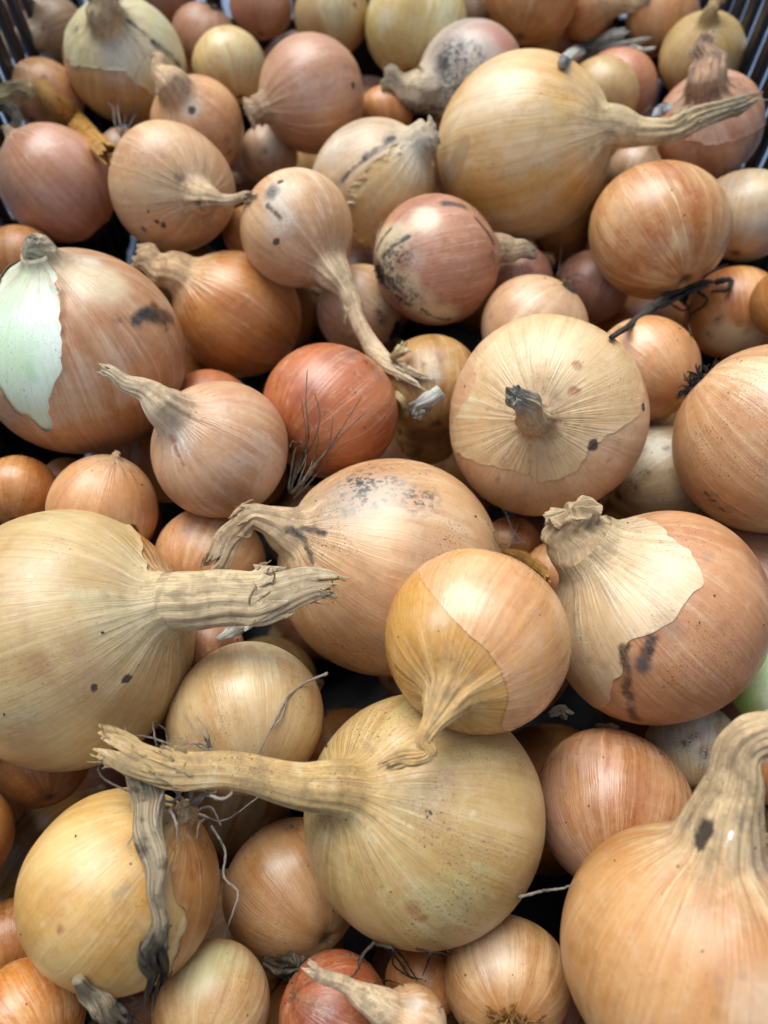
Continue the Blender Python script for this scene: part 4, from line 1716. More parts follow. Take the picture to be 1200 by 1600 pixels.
LEAVES = [{'name': 'skin_flake',
  'label': 'brown skin scrap in the dark gap beside the brick-red onion',
  'cat': 'skin flake',
  'col': 'amberleaf',
  'flat': 0.2,
  'pl': 0.2,
  'jag': 0.4,
  'twist': 0.8,
  'pts': [(0.00715, 0.17471, -0.04827), (0.01138, 0.17176, -0.04652), (0.01552, 0.17136, -0.04312)],
  'w': [0.00102, 0.00202, 0.001],
  'vd': (0.036, 0.544, -0.838)},
 {'name': 'skin_flake',
  'label': 'thin papery skin flap peeling beside the bent pleated neck',
  'cat': 'skin flake',
  'col': 'creamleaf',
  'flat': 0.2,
  'pl': 0.15,
  'jag': 0.3,
  'pts': [(0.11047, 0.05218, -0.02351), (0.10868, 0.0457, -0.02543), (0.10916, 0.04046, -0.03235), (0.1012, 0.03167, -0.01446), (0.09467, 0.02387, 0.00396), (0.08922, 0.01832, 0.02361)],
  'w': [0.00153, 0.0019, 0.00193, 0.00159, 0.00193, 0.00174],
  'vd': (0.4, 0.138, -0.906)},
 {'name': 'dry_leaf',
  'label': 'grey withered leaf hanging straight down over the large golden onion',
  'cat': 'leaf',
  'col': 'greyleaf',
  'flat': 0.3,
  'pl': 0.22,
  'jag': 0.5,
  'twist': 1.0,
  'pts': [(-0.05876, 0.03719, 0.02027), (-0.05659, 0.0304, 0.01658), (-0.05477, 0.02337, 0.02099), (-0.0521, 0.01646, 0.02194), (-0.052, 0.01056, 0.02144), (-0.05022, 0.00486, 0.01915), (-0.05154, -0.00016, 0.01628),
          (-0.05146, -0.00534, 0.00799), (-0.05351, -0.00986, 0.00553), (-0.0541, -0.01632, 0.00202)],
  'w': [0.00309, 0.00371, 0.00298, 0.00277, 0.0023, 0.00243, 0.00272, 0.00265, 0.00206, 0.00162],
  'vd': (-0.253, 0.043, -0.967)},
 {'name': 'dry_leaf',
  'label': 'short frayed grey leaf scrap below the large golden onion',
  'cat': 'leaf',
  'col': 'greyleaf',
  'flat': 0.25,
  'pl': 0.25,
  'jag': 0.4,
  'pts': [(-0.0679, -0.00615, 0.01462), (-0.06649, -0.00969, 0.00913), (-0.06288, -0.01287, 0.00741), (-0.0571, -0.01732, 0.00499)],
  'w': [0.00128, 0.00202, 0.00246, 0.00231],
  'vd': (-0.288, -0.052, -0.956)},
 {'name': 'dry_leaf',
  'label': 'silvery flattened dry leaf sticking out behind the straw-gold onion',
  'cat': 'leaf',
  'col': 'silverleaf',
  'flat': 0.55,
  'pl': 0.14,
  'jag': 0.25,
  'twist': 0,
  'pts': [(0.06756, 0.29321, 0.03599), (0.10877, 0.42444, -0.04069), (0.11785, 0.41157, -0.02873), (0.12746, 0.39841, -0.01693), (0.13808, 0.39389, -0.01049)],
  'w': [0.00217, 0.00414, 0.00598, 0.00701, 0.00625],
  'vd': (0.242, 0.831, -0.502)},
 {'name': 'withered_stem',
  'label': 'black withered stem lying across the light orange onion',
  'cat': 'stem',
  'col': 'blackstem',
  'flat': 0.6,
  'pl': 0.25,
  'jag': 0.4,
  'strands': [(0.9, [(0.12728, 0.23368, -0.02258), (0.12895, 0.22635, -0.02029), (0.12581, 0.22679, -0.02812), (0.10682, 0.18652, 0.00474)]),
              (0.7, [(0.12158, 0.23546, -0.02809), (0.12554, 0.23197, -0.02999), (0.12568, 0.22614, -0.03119)]), (0.6, [(0.12857, 0.23573, -0.02145), (0.121, 0.2197, 0.00182), (0.12765, 0.22241, 0.00329)]),
              (1.6, [(0.13259, 0.23276, -0.01631), (0.13667, 0.23062, -0.01344), (0.13522, 0.22677, -0.01436), (0.13042, 0.22894, -0.01801)]),
              (0.7, [(0.11428, 0.23024, -0.02442), (0.12207, 0.22681, -0.02628), (0.12597, 0.23024, -0.02442)])],
  'pts': [(0.07078, 0.16675, 0.02696), (0.08658, 0.19204, 0.0044), (0.09736, 0.20487, -0.00246), (0.10995, 0.21809, -0.00911), (0.11986, 0.22178, -0.00751), (0.13401, 0.23034, -0.01594)],
  'w': [0.0008, 0.00112, 0.00141, 0.00195, 0.00171, 0.00102],
  'vd': (0.323, 0.645, -0.692)},
 {'name': 'dry_leaf',
  'label': 'amber translucent dry leaf strip leaning on the peach onion with one grey dot',
  'cat': 'leaf',
  'col': 'amberleaf',
  'flat': 0.14,
  'pl': 0.05,
  'jag': 0.15,
  'twist': 0,
  'pts': [(-0.15481, 0.33903, -0.00217), (-0.1493, 0.33402, -0.0086), (-0.14515, 0.33687, -0.02018), (-0.12336, 0.29992, -0.00281), (-0.10331, 0.26478, 0.01555)],
  'w': [0.00257, 0.00548, 0.00595, 0.00461, 0.00392],
  'vd': (-0.33, 0.77, -0.546)},
 {'name': 'dry_leaf',
  'label': 'cream curled dry leaf poking in above the pink-brown onion',
  'cat': 'leaf',
  'col': 'creamleaf',
  'flat': 0.4,
  'pl': 0.2,
  'jag': 0.2,
  'pts': [(-0.17385, 0.32759, -0.0042), (-0.16621, 0.33008, -0.00285), (-0.15943, 0.33182, -0.00191), (-0.1531, 0.33083, -0.00215)],
  'w': [0.00452, 0.00424, 0.00367, 0.00198],
  'vd': (-0.379, 0.767, -0.518)},
 {'name': 'dry_leaf',
  'label': 'dark curled leaf ring at the picture edge above the pink-brown onion',
  'cat': 'leaf',
  'col': 'darkleaf',
  'flat': 0.5,
  'pl': 0.2,
  'jag': 0.2,
  'pts': [(-0.16869, 0.31927, -0.0), (-0.16232, 0.31797, 0.0), (-0.15686, 0.31068, 0.0), (-0.15574, 0.30313, 0.0), (-0.16014, 0.30106, 0.0)],
  'w': [0.00166, 0.00193, 0.00191, 0.00189, 0.00162],
  'vd': (-0.389, 0.752, -0.533)},
 {'name': 'skin_flake',
  'label': 'white dried skin flake beside the long twisted stalk',
  'cat': 'skin flake',
  'col': 'flakewhite',
  'flat': 0.2,
  'pl': 0.2,
  'jag': 0.4,
  'pts': [(0.11679, 0.3149, -0.00268), (0.11901, 0.31733, -0.00136), (0.12233, 0.31879, -0.00057), (0.12298, 0.31569, -0.00081)],
  'w': [0.00111, 0.00221, 0.00194, 0.0011],
  'vd': (0.297, 0.783, -0.547)},
 {'name': 'dry_leaf',
  'label': 'crumpled pale leaf scrap at the trailing stalk tip above the brown-streaked onion',
  'cat': 'leaf',
  'col': 'creamleaf',
  'flat': 0.3,
  'pl': 0.3,
  'jag': 0.5,
  'pts': [(0.00271, 0.18253, -0.00246), (0.00625, 0.18271, 0.00146), (0.00897, 0.18588, 0.00213)],
  'w': [0.00113, 0.00179, 0.00134],
  'vd': (0.021, 0.641, -0.767)},
 {'name': 'dry_leaf',
  'label': 'frayed grey-white leaf shred hanging below the trailing stalk tip',
  'cat': 'leaf',
  'col': 'silverleaf',
  'flat': 0.3,
  'pl': 0.3,
  'jag': 0.6,
  'pts': [(0.01983, 0.16779, -0.00223), (0.01499, 0.16485, -0.00413), (0.01074, 0.16453, -0.00894), (0.00818, 0.16539, -0.01322)],
  'w': [0.00198, 0.00243, 0.00224, 0.00091],
  'vd': (0.048, 0.589, -0.807)},
 {'name': 'dry_leaf',
  'label': 'thin curled cream shred beside the brick-red onion',
  'cat': 'leaf',
  'col': 'creamleaf',
  'flat': 0.4,
  'pl': 0.3,
  'jag': 0.5,
  'pts': [(0.00406, 0.171, -0.0076), (0.00627, 0.16791, -0.00717), (0.0077, 0.16591, -0.012), (0.00645, 0.16681, -0.0172)],
  'w': [0.00113, 0.00112, 0.00091, 0.00069],
  'vd': (0.021, 0.588, -0.809)},
 {'name': 'skin_flake',
  'label': 'amber papery skin curl at the back of the glossy amber onion',
  'cat': 'skin flake',
  'col': 'amberleaf',
  'flat': 0.18,
  'pl': 0.1,
  'jag': 0.2,
  'pts': [(0.04067, 0.11888, -0.02644), (0.0468, 0.11643, -0.02637), (0.04998, 0.10866, -0.01722), (0.04146, 0.0806, 0.03518)],
  'w': [0.00066, 0.00218, 0.00187, 0.00048],
  'vd': (0.175, 0.414, -0.893)},
 {'name': 'dry_leaf',
  'label': 'thin grey leaf wisp between the cream-tan and broad peach-tan onions',
  'cat': 'leaf',
  'col': 'silverleaf',
  'flat': 0.3,
  'pl': 0.3,
  'jag': 0.5,
  'pts': [(-0.05022, 0.08126, -0.01061), (-0.04653, 0.08431, -0.01231), (-0.04203, 0.08654, -0.0111), (-0.03715, 0.08775, -0.01044)],
  'w': [0.00077, 0.00156, 0.00176, 0.00078],
  'vd': (-0.176, 0.34, -0.924)},
 {'name': 'dry_leaf',
  'label': 'grey crumpled scrap under the amber onion beside the rosy-brown one',
  'cat': 'leaf',
  'col': 'darkleaf',
  'flat': 0.4,
  'pl': 0.3,
  'jag': 0.6,
  'pts': [(0.0454, 0.05578, 0.0), (0.04854, 0.05719, 0.0), (0.05183, 0.05508, 0.0)],
  'w': [0.0007, 0.00159, 0.00123],
  'vd': (0.209, 0.241, -0.948)},
 {'name': 'dry_leaf',
  'label': 'dark dry neck hidden beneath the tan-orange onion with grey-dusted shoulder',
  'cat': 'leaf',
  'col': 'darkleaf',
  'flat': 0.5,
  'pl': 0.3,
  'jag': 0.5,
  'pts': [(-0.03343, -0.00302, -0.03453), (-0.02838, -0.00457, -0.03481), (-0.01987, -0.00465, -0.00863)],
  'w': [0.00107, 0.00266, 0.00223],
  'vd': (-0.11, -0.016, -0.994)},
 {'name': 'root_strand',
  'label': 'long grey root strand lying on the smooth cream-tan onion',
  'cat': 'roots',
  'col': 'root',
  'strands': [(0.5, [(-0.01554, 0.06624, 0.00472), (-0.02208, 0.06375, 0.00337), (-0.026, 0.05814, 0.00823), (-0.02862, 0.05233, 0.00894), (-0.03091, 0.04753, 0.00814), (-0.03408, 0.04209, 0.00523)]),
              (0.4, [(-0.026, 0.05814, 0.00823), (-0.02708, 0.05335, 0.00823), (-0.03013, 0.04909, 0.00856), (-0.03256, 0.04383, 0.00629)])],
  'only': 1,
  'pts': [(-0.01568, 0.06684, 0.00277), (-0.02228, 0.06433, 0.00141), (-0.02619, 0.05855, 0.00675), (-0.02879, 0.05263, 0.00773), (-0.03109, 0.04781, 0.00693), (-0.03428, 0.04233, 0.004)],
  'w': [0.0, 0.0, 0.0, 0.0, 0.0, 0.0],
  'vd': (-0.118, 0.248, -0.962)},
 {'name': 'root_strand',
  'label': 'tangle of pale roots above the long leathery stalk',
  'cat': 'roots',
  'col': 'root',
  'strands': [(0.5, [(-0.04483, 0.04388, 0.00765), (-0.04644, 0.04757, 0.01158), (-0.04985, 0.05019, 0.01089), (-0.05343, 0.05466, 0.00843)]),
              (0.5, [(-0.05924, 0.04785, -0.00331), (-0.05994, 0.05217, -0.00097), (-0.06274, 0.05371, -0.00013)]), (0.5, [(-0.06108, 0.04743, 0.00104), (-0.06194, 0.05121, 0.0031), (-0.06228, 0.05302, 0.00408)]),
              (0.45, [(-0.05701, 0.04763, 0.00013), (-0.06347, 0.04889, 0.00582), (-0.06794, 0.04758, 0.01012)]),
              (0.45, [(-0.0431, 0.04351, 0.00786), (-0.04633, 0.04561, 0.00944), (-0.05209, 0.04677, 0.00639), (-0.0557, 0.04649, 0.00149)]),
              (0.45, [(-0.04481, 0.04429, 0.00799), (-0.04598, 0.04923, 0.01148), (-0.04953, 0.05322, 0.0101)]),
              (0.35, [(-0.04225, 0.0432, 0.00779), (-0.04659, 0.04484, 0.0077), (-0.0503, 0.04696, 0.00703), (-0.05727, 0.04983, 0.00168)])],
  'only': 1,
  'pts': [(-0.04526, 0.0443, 0.0056), (-0.04735, 0.0485, 0.00753), (-0.05081, 0.05116, 0.00687), (-0.05418, 0.05543, 0.00544)],
  'w': [0.0, 0.0, 0.0, 0.0],
  'vd': (-0.22, 0.222, -0.95)},
 {'name': 'root_strand',
  'label': 'wispy grey roots in the dark gap above the glossy amber onion',
  'cat': 'roots',
  'col': 'root',
  'strands': [(0.5, [(0.03317, 0.13494, -0.0171), (0.04037, 0.1311, -0.01918), (0.04473, 0.12343, -0.02334), (0.04842, 0.1205, -0.02478)]),
              (0.45, [(0.03282, 0.11006, 0.00516), (0.04146, 0.12056, -0.02492), (0.04797, 0.12144, -0.02423)]), (0.4, [(0.0425, 0.11946, -0.02514), (0.04481, 0.12462, -0.02326), (0.04703, 0.12997, -0.02496)]),
              (0.4, [(0.03066, 0.11176, 0.00813), (0.03378, 0.1075, 0.00381), (0.0434, 0.11838, -0.0244)])],
  'only': 1,
  'pts': [(0.03341, 0.13593, -0.01883), (0.04066, 0.13207, -0.02093), (0.04506, 0.12434, -0.02513), (0.04877, 0.12138, -0.02657)],
  'w': [0.0, 0.0, 0.0, 0.0],
  'vd': (0.151, 0.462, -0.874)},
 {'name': 'root_strand',
  'label': 'dark wiry roots under the olive-tan giant above the red-brown onion',
  'cat': 'roots',
  'col': 'rootdark',
  'strands': [(0.5, [(-0.00239, 0.00094, -0.00597), (-0.00505, -0.00184, -0.00531), (-0.00687, -0.00567, -0.00522), (-0.00998, -0.0076, -0.00253)]),
              (0.5, [(-0.00243, 0.00053, -0.01032), (0.00189, -0.00046, -0.00382), (0.00313, -0.00508, -0.02984), (0.00766, -0.00767, -0.02616)]),
              (0.45, [(0.0, -0.00018, -0.00803), (0.00384, -0.00327, -0.03025), (0.00683, -0.00695, -0.02654), (0.01019, -0.00766, -0.02573)]),
              (0.4, [(-0.00289, 0.0001, -0.00817), (-0.00642, -0.00272, -0.0097), (-0.00598, -0.00502, -0.00658)]), (0.45, [(0.01139, -0.00157, -0.00592), (0.01164, -0.00396, -0.02561), (0.01021, -0.00692, -0.0258)]),
              (0.4, [(0.00772, -0.00045, 0.00021), (0.01251, -0.00128, -0.00308), (0.01755, -0.00194, -0.01651)]), (0.5, [(0.00158, -0.00018, -0.00498), (0.00556, -0.00325, -0.02869), (0.00883, -0.00796, -0.02586)]),
              (0.4, [(-0.00265, -0.00813, -0.00617), (0.00087, -0.00819, -0.033), (0.00484, -0.00816, 0.00024)])],
  'only': 1,
  'pts': [(-0.0024, 0.00094, -0.0071), (-0.00508, -0.00186, -0.00674), (-0.00692, -0.00571, -0.00695), (-0.01006, -0.00766, -0.00427)],
  'w': [0.0, 0.0, 0.0, 0.0],
  'vd': (-0.027, -0.016, -1.0)},
 {'name': 'root_strand',
  'label': 'single thin root bridging the gap beside the rosy-brown onion',
  'cat': 'roots',
  'col': 'root',
  'strands': [(0.5, [(0.03329, 0.01068, 0.00033), (0.03879, 0.01182, 0.00572), (0.04251, 0.0121, 0.01064), (0.04528, 0.0134, 0.01611)])],
  'only': 1,
  'pts': [(0.03379, 0.01085, -0.00299), (0.03939, 0.012, 0.0024), (0.04318, 0.01229, 0.00733), (0.04601, 0.01362, 0.01281)],
  'w': [0.0, 0.0, 0.0, 0.0],
  'vd': (0.185, 0.056, -0.981)},
 {'name': 'root_strand',
  'label': 'few pale rootlets standing beside the cream onion under the copper-orange one',
  'cat': 'roots',
  'col': 'root',
  'strands': [(0.4, [(0.07397, 0.25062, -0.03072), (0.07505, 0.25779, -0.02683), (0.0756, 0.26544, -0.02267)]), (0.35, [(0.07511, 0.24675, -0.02757), (0.07686, 0.24706, -0.02284), (0.07868, 0.2475, -0.02115)]),
              (0.35, [(0.07545, 0.24516, -0.02743), (0.07987, 0.24179, -0.02118), (0.08359, 0.23982, -0.02133)]), (0.35, [(0.06505, 0.21249, 0.00491), (0.07899, 0.24035, -0.02401), (0.0834, 0.23939, -0.02304)])],
  'only': 1,
  'pts': [(0.0744, 0.2521, -0.03219), (0.0755, 0.25931, -0.02828), (0.07604, 0.267, -0.0241)],
  'w': [0.0, 0.0, 0.0],
  'vd': (0.205, 0.707, -0.677)},
 {'name': 'root_strand',
  'label': 'white root wisps between the pale scuffed onion and the pink one',
  'cat': 'roots',
  'col': 'root',
  'strands': [(0.45, [(0.12678, 0.35896, -0.03592), (0.12691, 0.35637, -0.02893), (0.12929, 0.35844, -0.02532), (0.12623, 0.35818, -0.01922)]),
              (0.6, [(0.12551, 0.35578, -0.03091), (0.127, 0.35569, -0.02744), (0.13166, 0.36107, -0.02982)])],
  'only': 1,
  'pts': [(0.12742, 0.36077, -0.03722), (0.12789, 0.35912, -0.03085), (0.13029, 0.36122, -0.02722), (0.12723, 0.361, -0.0211)],
  'w': [0.0, 0.0, 0.0, 0.0],
  'vd': (0.281, 0.79, -0.546)},
 {'name': 'root_strand',
  'label': 'thin wire-like root curled at the edge near the peeled onion',
  'cat': 'roots',
  'col': 'root',
  'strands': [(0.4, [(0.10912, 0.04624, -0.02341), (0.1107, 0.04348, -0.02326), (0.11349, 0.03935, -0.02545)])],
  'only': 1,
  'pts': [(0.11189, 0.04741, -0.0296), (0.11353, 0.04459, -0.02949), (0.11639, 0.04036, -0.03173)],
  'w': [0.0, 0.0, 0.0],
  'vd': (0.409, 0.158, -0.899)},
 {'name': 'root_strand',
  'label': 'matted dark roots in the hollow below the large golden onion',
  'cat': 'roots',
  'col': 'rootdark',
  'strands': [(0.5, [(-0.06361, -0.01095, -0.00397), (-0.06047, -0.01014, -0.00054), (-0.0582, -0.01147, -0.00126), (-0.05669, -0.01346, -0.00234)]),
              (0.4, [(-0.06553, -0.01116, -0.00283), (-0.06172, -0.01223, -0.00341), (-0.05944, -0.01424, -0.0045)]), (0.4, [(-0.06153, -0.01468, -0.00144), (-0.05928, -0.01204, -1e-05), (-0.05673, -0.01099, 0.00057)]),
              (0.45, [(-0.06303, -0.0127, -0.00037), (-0.06003, -0.01402, -0.00108), (-0.05673, -0.01574, -0.00201)]), (0.4, [(-0.05928, -0.016, -0.00216), (-0.05853, -0.01336, -0.00072), (-0.05613, -0.01204, -1e-05)]),
              (0.4, [(-0.06327, -0.00933, 0.00318), (-0.06104, -0.01325, 0.00104), (-0.05776, -0.01587, -0.00038)])],
  'only': 1,
  'pts': [(-0.06228, -0.01072, 0.00071), (-0.05983, -0.01003, 0.0018), (-0.05759, -0.01135, 0.00109), (-0.05609, -0.01332, 1e-05)],
  'w': [0.0, 0.0, 0.0, 0.0],
  'vd': (-0.259, -0.05, -0.964)}]

# out-of-sight onions: place, radius, turn, kind
BURIED = [((-0.0328, 0.1397, -0.136), 0.0225, (-1.66, 2.94, 2.21), 2), ((0.1403, 0.2604, -0.1091), 0.0225, (2.36, -0.65, 0.75), 1), ((-0.0019, 0.2713, -0.1306), 0.0259, (1.03, 0.06, 1.83), 2),
 ((-0.0619, 0.3691, -0.1286), 0.0276, (2.73, 1.87, -3.06), 1), ((-0.1274, 0.2843, -0.1341), 0.0307, (-2.36, 2.98, 1.93), 2), ((0.122, -0.0203, -0.0222), 0.0221, (-0.75, 0.23, -1.59), 1),
 ((0.0586, 0.3321, -0.1127), 0.0319, (0.65, 1.52, 0.93), 0), ((-0.0455, 0.4184, -0.1087), 0.0312, (-1.73, 2.28, 0.05), 2), ((-0.091, 0.1395, -0.1249), 0.0302, (-0.95, -1.26, 0.74), 3),
 ((-0.0023, 0.2111, -0.1255), 0.0246, (1.47, 1.4, 2.66), 2), ((-0.1325, -0.0372, -0.1158), 0.029, (-2.8, 2.56, 1.66), 0), ((-0.0824, -0.0368, -0.1103), 0.0241, (2.97, 0.47, -0.19), 3),
 ((0.1042, 0.1122, -0.0868), 0.028, (1.76, -2.25, -0.51), 1), ((-0.0156, 0.0681, -0.1335), 0.0249, (0.12, 2.92, 2.11), 0), ((-0.0625, 0.0511, -0.1335), 0.0226, (2.13, 1.09, -2.88), 1),
 ((-0.0157, -0.0454, -0.1161), 0.0274, (1.11, -2.24, -1.36), 2), ((-0.0252, 0.3337, -0.1392), 0.0231, (-0.58, -2.03, -2.0), 2), ((0.0068, 0.0287, -0.0848), 0.0227, (-2.87, -0.17, -0.67), 0),
 ((0.0902, -0.0575, -0.1324), 0.0244, (-2.53, 1.58, -0.55), 1), ((0.1212, 0.342, -0.1402), 0.0226, (1.5, 0.1, 0.05), 1), ((-0.1173, 0.2277, -0.1127), 0.0272, (-0.26, -1.9, -1.06), 2),
 ((0.1108, 0.2281, -0.1062), 0.0245, (2.49, -0.48, -2.68), 3), ((-0.1186, 0.0929, -0.0617), 0.0246, (1.51, 2.82, 2.58), 2), ((0.065, 0.3759, -0.072), 0.0293, (-0.7, -1.9, -1.5), 2),
 ((0.0222, 0.4003, -0.1106), 0.0285, (1.7, -0.76, 1.86), 2), ((-0.1274, -0.0114, -0.0453), 0.0226, (3.08, -1.31, -1.66), 0), ((-0.0029, 0.1648, -0.0816), 0.0222, (-2.73, -2.63, -0.98), 0),
 ((-0.1147, 0.417, -0.0602), 0.0289, (-1.99, 2.75, -3.05), 0), ((-0.1366, 0.228, -0.0552), 0.0233, (2.07, 2.22, -1.69), 0), ((-0.1108, -0.0585, -0.0294), 0.0224, (-1.22, 3.01, -1.38), 3),
 ((0.0044, 0.1199, -0.0818), 0.0223, (0.56, 1.13, 1.65), 1), ((-0.042, 0.2526, -0.1232), 0.0221, (-1.35, -2.95, -2.58), 2), ((0.0596, -0.0489, -0.0444), 0.0282, (2.58, -2.88, 1.81), 0),
 ((-0.1016, 0.4195, -0.1166), 0.0259, (1.46, 0.55, 1.24), 3), ((0.1259, 0.17, -0.1179), 0.031, (1.45, -0.42, 1.06), 1), ((0.0706, 0.1357, -0.1349), 0.0226, (-1.49, 2.23, 2.17), 2),
 ((-0.0944, 0.2122, -0.0604), 0.0244, (-1.4, -2.33, -1.08), 0), ((-0.1263, 0.032, -0.1051), 0.0236, (1.79, -0.65, 2.42), 1), ((0.097, 0.0008, -0.1091), 0.0274, (-1.73, 1.61, 0.31), 0),
 ((-0.0701, 0.2027, -0.1109), 0.0241, (2.09, -2.88, 2.95), 1), ((0.0295, 0.151, -0.1148), 0.0246, (-0.77, 2.77, -0.58), 1), ((0.0713, 0.4294, -0.1403), 0.0241, (-2.73, -1.06, -1.88), 0),
 ((-0.1148, 0.0733, -0.1329), 0.0267, (1.71, 0.77, -1.49), 3), ((-0.0926, 0.021, -0.071), 0.0221, (2.09, -1.73, 1.41), 3), ((-0.0389, -0.0034, -0.1282), 0.0244, (0.89, -2.21, -2.82), 0),
 ((0.0249, -0.041, -0.0803), 0.0225, (1.45, -2.39, 2.24), 0), ((0.1136, 0.4286, -0.0877), 0.0236, (-0.56, 2.38, 0.07), 0), ((0.057, -0.0264, -0.1203), 0.0248, (-1.29, -1.26, -1.03), 3),
 ((0.101, 0.3754, -0.1143), 0.0242, (-1.91, 1.7, -1.49), 0), ((0.0691, 0.0549, -0.1319), 0.0311, (1.27, -0.3, -2.21), 0), ((0.0692, 0.2377, -0.0764), 0.0241, (1.69, -2.09, -2.82), 3),
 ((-0.0503, 0.099, -0.1241), 0.0227, (-0.79, 0.71, -1.13), 1), ((0.1317, 0.0344, -0.1335), 0.0305, (3.09, -2.6, 1.75), 1), ((0.0443, 0.4312, -0.0604), 0.0231, (1.53, -1.98, -1.2), 3),
 ((0.106, 0.1924, -0.0582), 0.0227, (-2.69, -0.58, 2.46), 1), ((0.0825, 0.0404, -0.0783), 0.0255, (0.35, -1.35, -1.88), 3), ((0.14, 0.4107, -0.1258), 0.023, (2.1, 0.51, -0.61), 0),
 ((-0.0546, -0.048, -0.0639), 0.0256, (2.38, -1.29, -0.97), 3), ((0.043, 0.2131, -0.1285), 0.0242, (-0.07, 2.62, -0.84), 0), ((-0.1118, 0.3675, -0.0886), 0.0273, (3.07, 1.84, -3.07), 3),
 ((0.1271, 0.3069, -0.1073), 0.0288, (-1.04, -0.6, 0.14), 3), ((0.1212, 0.0946, -0.1408), 0.024, (-1.14, 1.7, -0.16), 3), ((-0.0347, 0.3607, -0.0666), 0.0254, (2.25, -2.01, -0.72), 1),
 ((0.0494, 0.2029, -0.0528), 0.0221, (-2.04, -0.86, 3.1), 1), ((-0.0005, -0.0593, -0.0204), 0.024, (0.92, 1.92, 2.44), 0), ((-0.1299, 0.1474, -0.0898), 0.0243, (-0.28, -1.13, -1.65), 3),
 ((-0.0496, 0.3098, -0.0662), 0.0222, (0.97, 0.6, 2.24), 0), ((0.0197, 0.0307, -0.1338), 0.0221, (-1.19, -3.09, 2.2), 1), ((0.0781, 0.001, -0.055), 0.0232, (1.22, -0.41, -1.06), 0),
 ((0.0727, 0.2659, -0.121), 0.0225, (-1.65, 0.93, 0.06), 3), ((-0.0702, 0.3112, -0.1224), 0.0318, (-2.02, 1.84, 3.06), 0), ((-0.1161, 0.3504, -0.1386), 0.0245, (-0.55, 2.7, 0.21), 1),
 ((0.0091, 0.3255, -0.0674), 0.0233, (2.9, 2.75, 1.34), 1), ((0.0496, 0.0989, -0.0779), 0.0235, (2.87, -0.03, 1.54), 1), ((-0.1322, -0.0505, -0.0667), 0.0241, (-0.37, -1.94, -2.65), 0),
 ((0.0196, 0.1152, -0.138), 0.0224, (0.48, 2.54, -0.26), 0), ((0.1226, -0.0517, -0.069), 0.031, (-0.01, -2.82, -1.58), 1), ((-0.0322, 0.2116, -0.0725), 0.0236, (1.83, -1.29, -1.28), 3),
 ((0.1168, 0.2403, -0.0621), 0.0234, (-2.32, -0.57, -2.08), 0), ((-0.0637, -0.0447, -0.0141), 0.0246, (-1.2, -1.45, -2.83), 1), ((-0.1282, 0.1801, -0.1188), 0.0226, (-2.27, -2.46, 2.46), 3),
 ((0.1338, 0.3612, -0.0691), 0.029, (-2.06, 0.63, -0.09), 0), ((0.1396, 0.038, -0.0149), 0.0225, (-1.61, -2.12, 2.18), 3), ((-0.0513, 0.0001, -0.0774), 0.0231, (0.35, 0.04, -1.41), 1),
 ((0.1356, -0.0493, -0.1388), 0.0228, (-2.28, 1.09, 0.4), 0), ((-0.0802, 0.2769, -0.0858), 0.0223, (-0.46, 2.71, -0.41), 0), ((-0.0808, 0.2352, -0.1426), 0.0223, (2.97, 0.26, 0.1), 0),
 ((0.0867, -0.0614, -0.003), 0.0222, (0.68, -0.29, -1.06), 2), ((0.1273, 0.1072, -0.038), 0.0267, (0.18, -1.55, -0.84), 2), ((0.023, -0.0452, -0.1413), 0.022, (-0.1, 0.33, -1.12), 3),
 ((-0.1386, 0.0533, -0.0035), 0.0231, (1.35, 0.6, -2.31), 2), ((0.031, 0.2831, -0.0509), 0.0221, (-0.74, 0.03, -1.51), 3), ((0.0622, 0.3271, -0.0505), 0.0221, (2.41, 1.33, -1.26), 0),
 ((-0.0833, 0.0985, -0.0925), 0.0244, (-0.84, -0.18, 0.47), 2), ((0.0163, -0.0101, -0.1112), 0.0222, (-1.12, -2.63, 0.16), 3), ((0.1341, 0.3018, -0.054), 0.0245, (2.43, 2.34, -0.0), 3),
 ((-0.0379, 0.1839, -0.1382), 0.0226, (2.4, -0.31, 2.07), 1), ((-0.0493, 0.0687, -0.067), 0.0228, (-1.11, 1.25, -1.11), 1), ((-0.0973, 0.3313, -0.0584), 0.0221, (-1.82, 0.36, 0.99), 2),
 ((0.0235, 0.0789, -0.1089), 0.0221, (-1.96, 1.77, 0.46), 2), ((-0.1284, 0.265, -0.0867), 0.0224, (-1.55, 1.27, -1.67), 1), ((-0.0112, 0.3989, -0.0634), 0.0221, (0.66, 0.41, -2.63), 3),
 ((0.0168, 0.3527, -0.1388), 0.0251, (2.15, -1.35, -0.22), 3), ((0.1269, 0.003, -0.0584), 0.0236, (1.62, 2.73, 2.28), 3), ((0.0708, -0.0602, -0.0924), 0.0233, (1.99, -0.23, 1.85), 0),
 ((-0.0916, 0.0114, -0.1351), 0.0276, (-0.85, 0.27, 0.18), 1), ((0.1302, 0.0717, -0.0874), 0.0228, (0.38, -1.23, -1.8), 2), ((0.0826, 0.1801, -0.1425), 0.0224, (-1.56, 1.6, -2.84), 3),
 ((-0.1403, -0.0056, -0.0036), 0.0226, (-1.95, -1.08, 2.58), 3), ((-0.0074, 0.2801, -0.0717), 0.0244, (-2.55, -1.65, 2.46), 3), ((0.0649, 0.3866, -0.1426), 0.0221, (-2.03, 2.28, 0.9), 1),
 ((-0.1399, 0.0455, -0.0529), 0.0221, (0.31, -0.71, 2.99), 1), ((-0.0479, 0.428, -0.0586), 0.0232, (2.13, 1.23, 1.07), 3), ((0.0687, 0.1984, -0.0962), 0.0224, (0.14, -3.0, -0.58), 0),
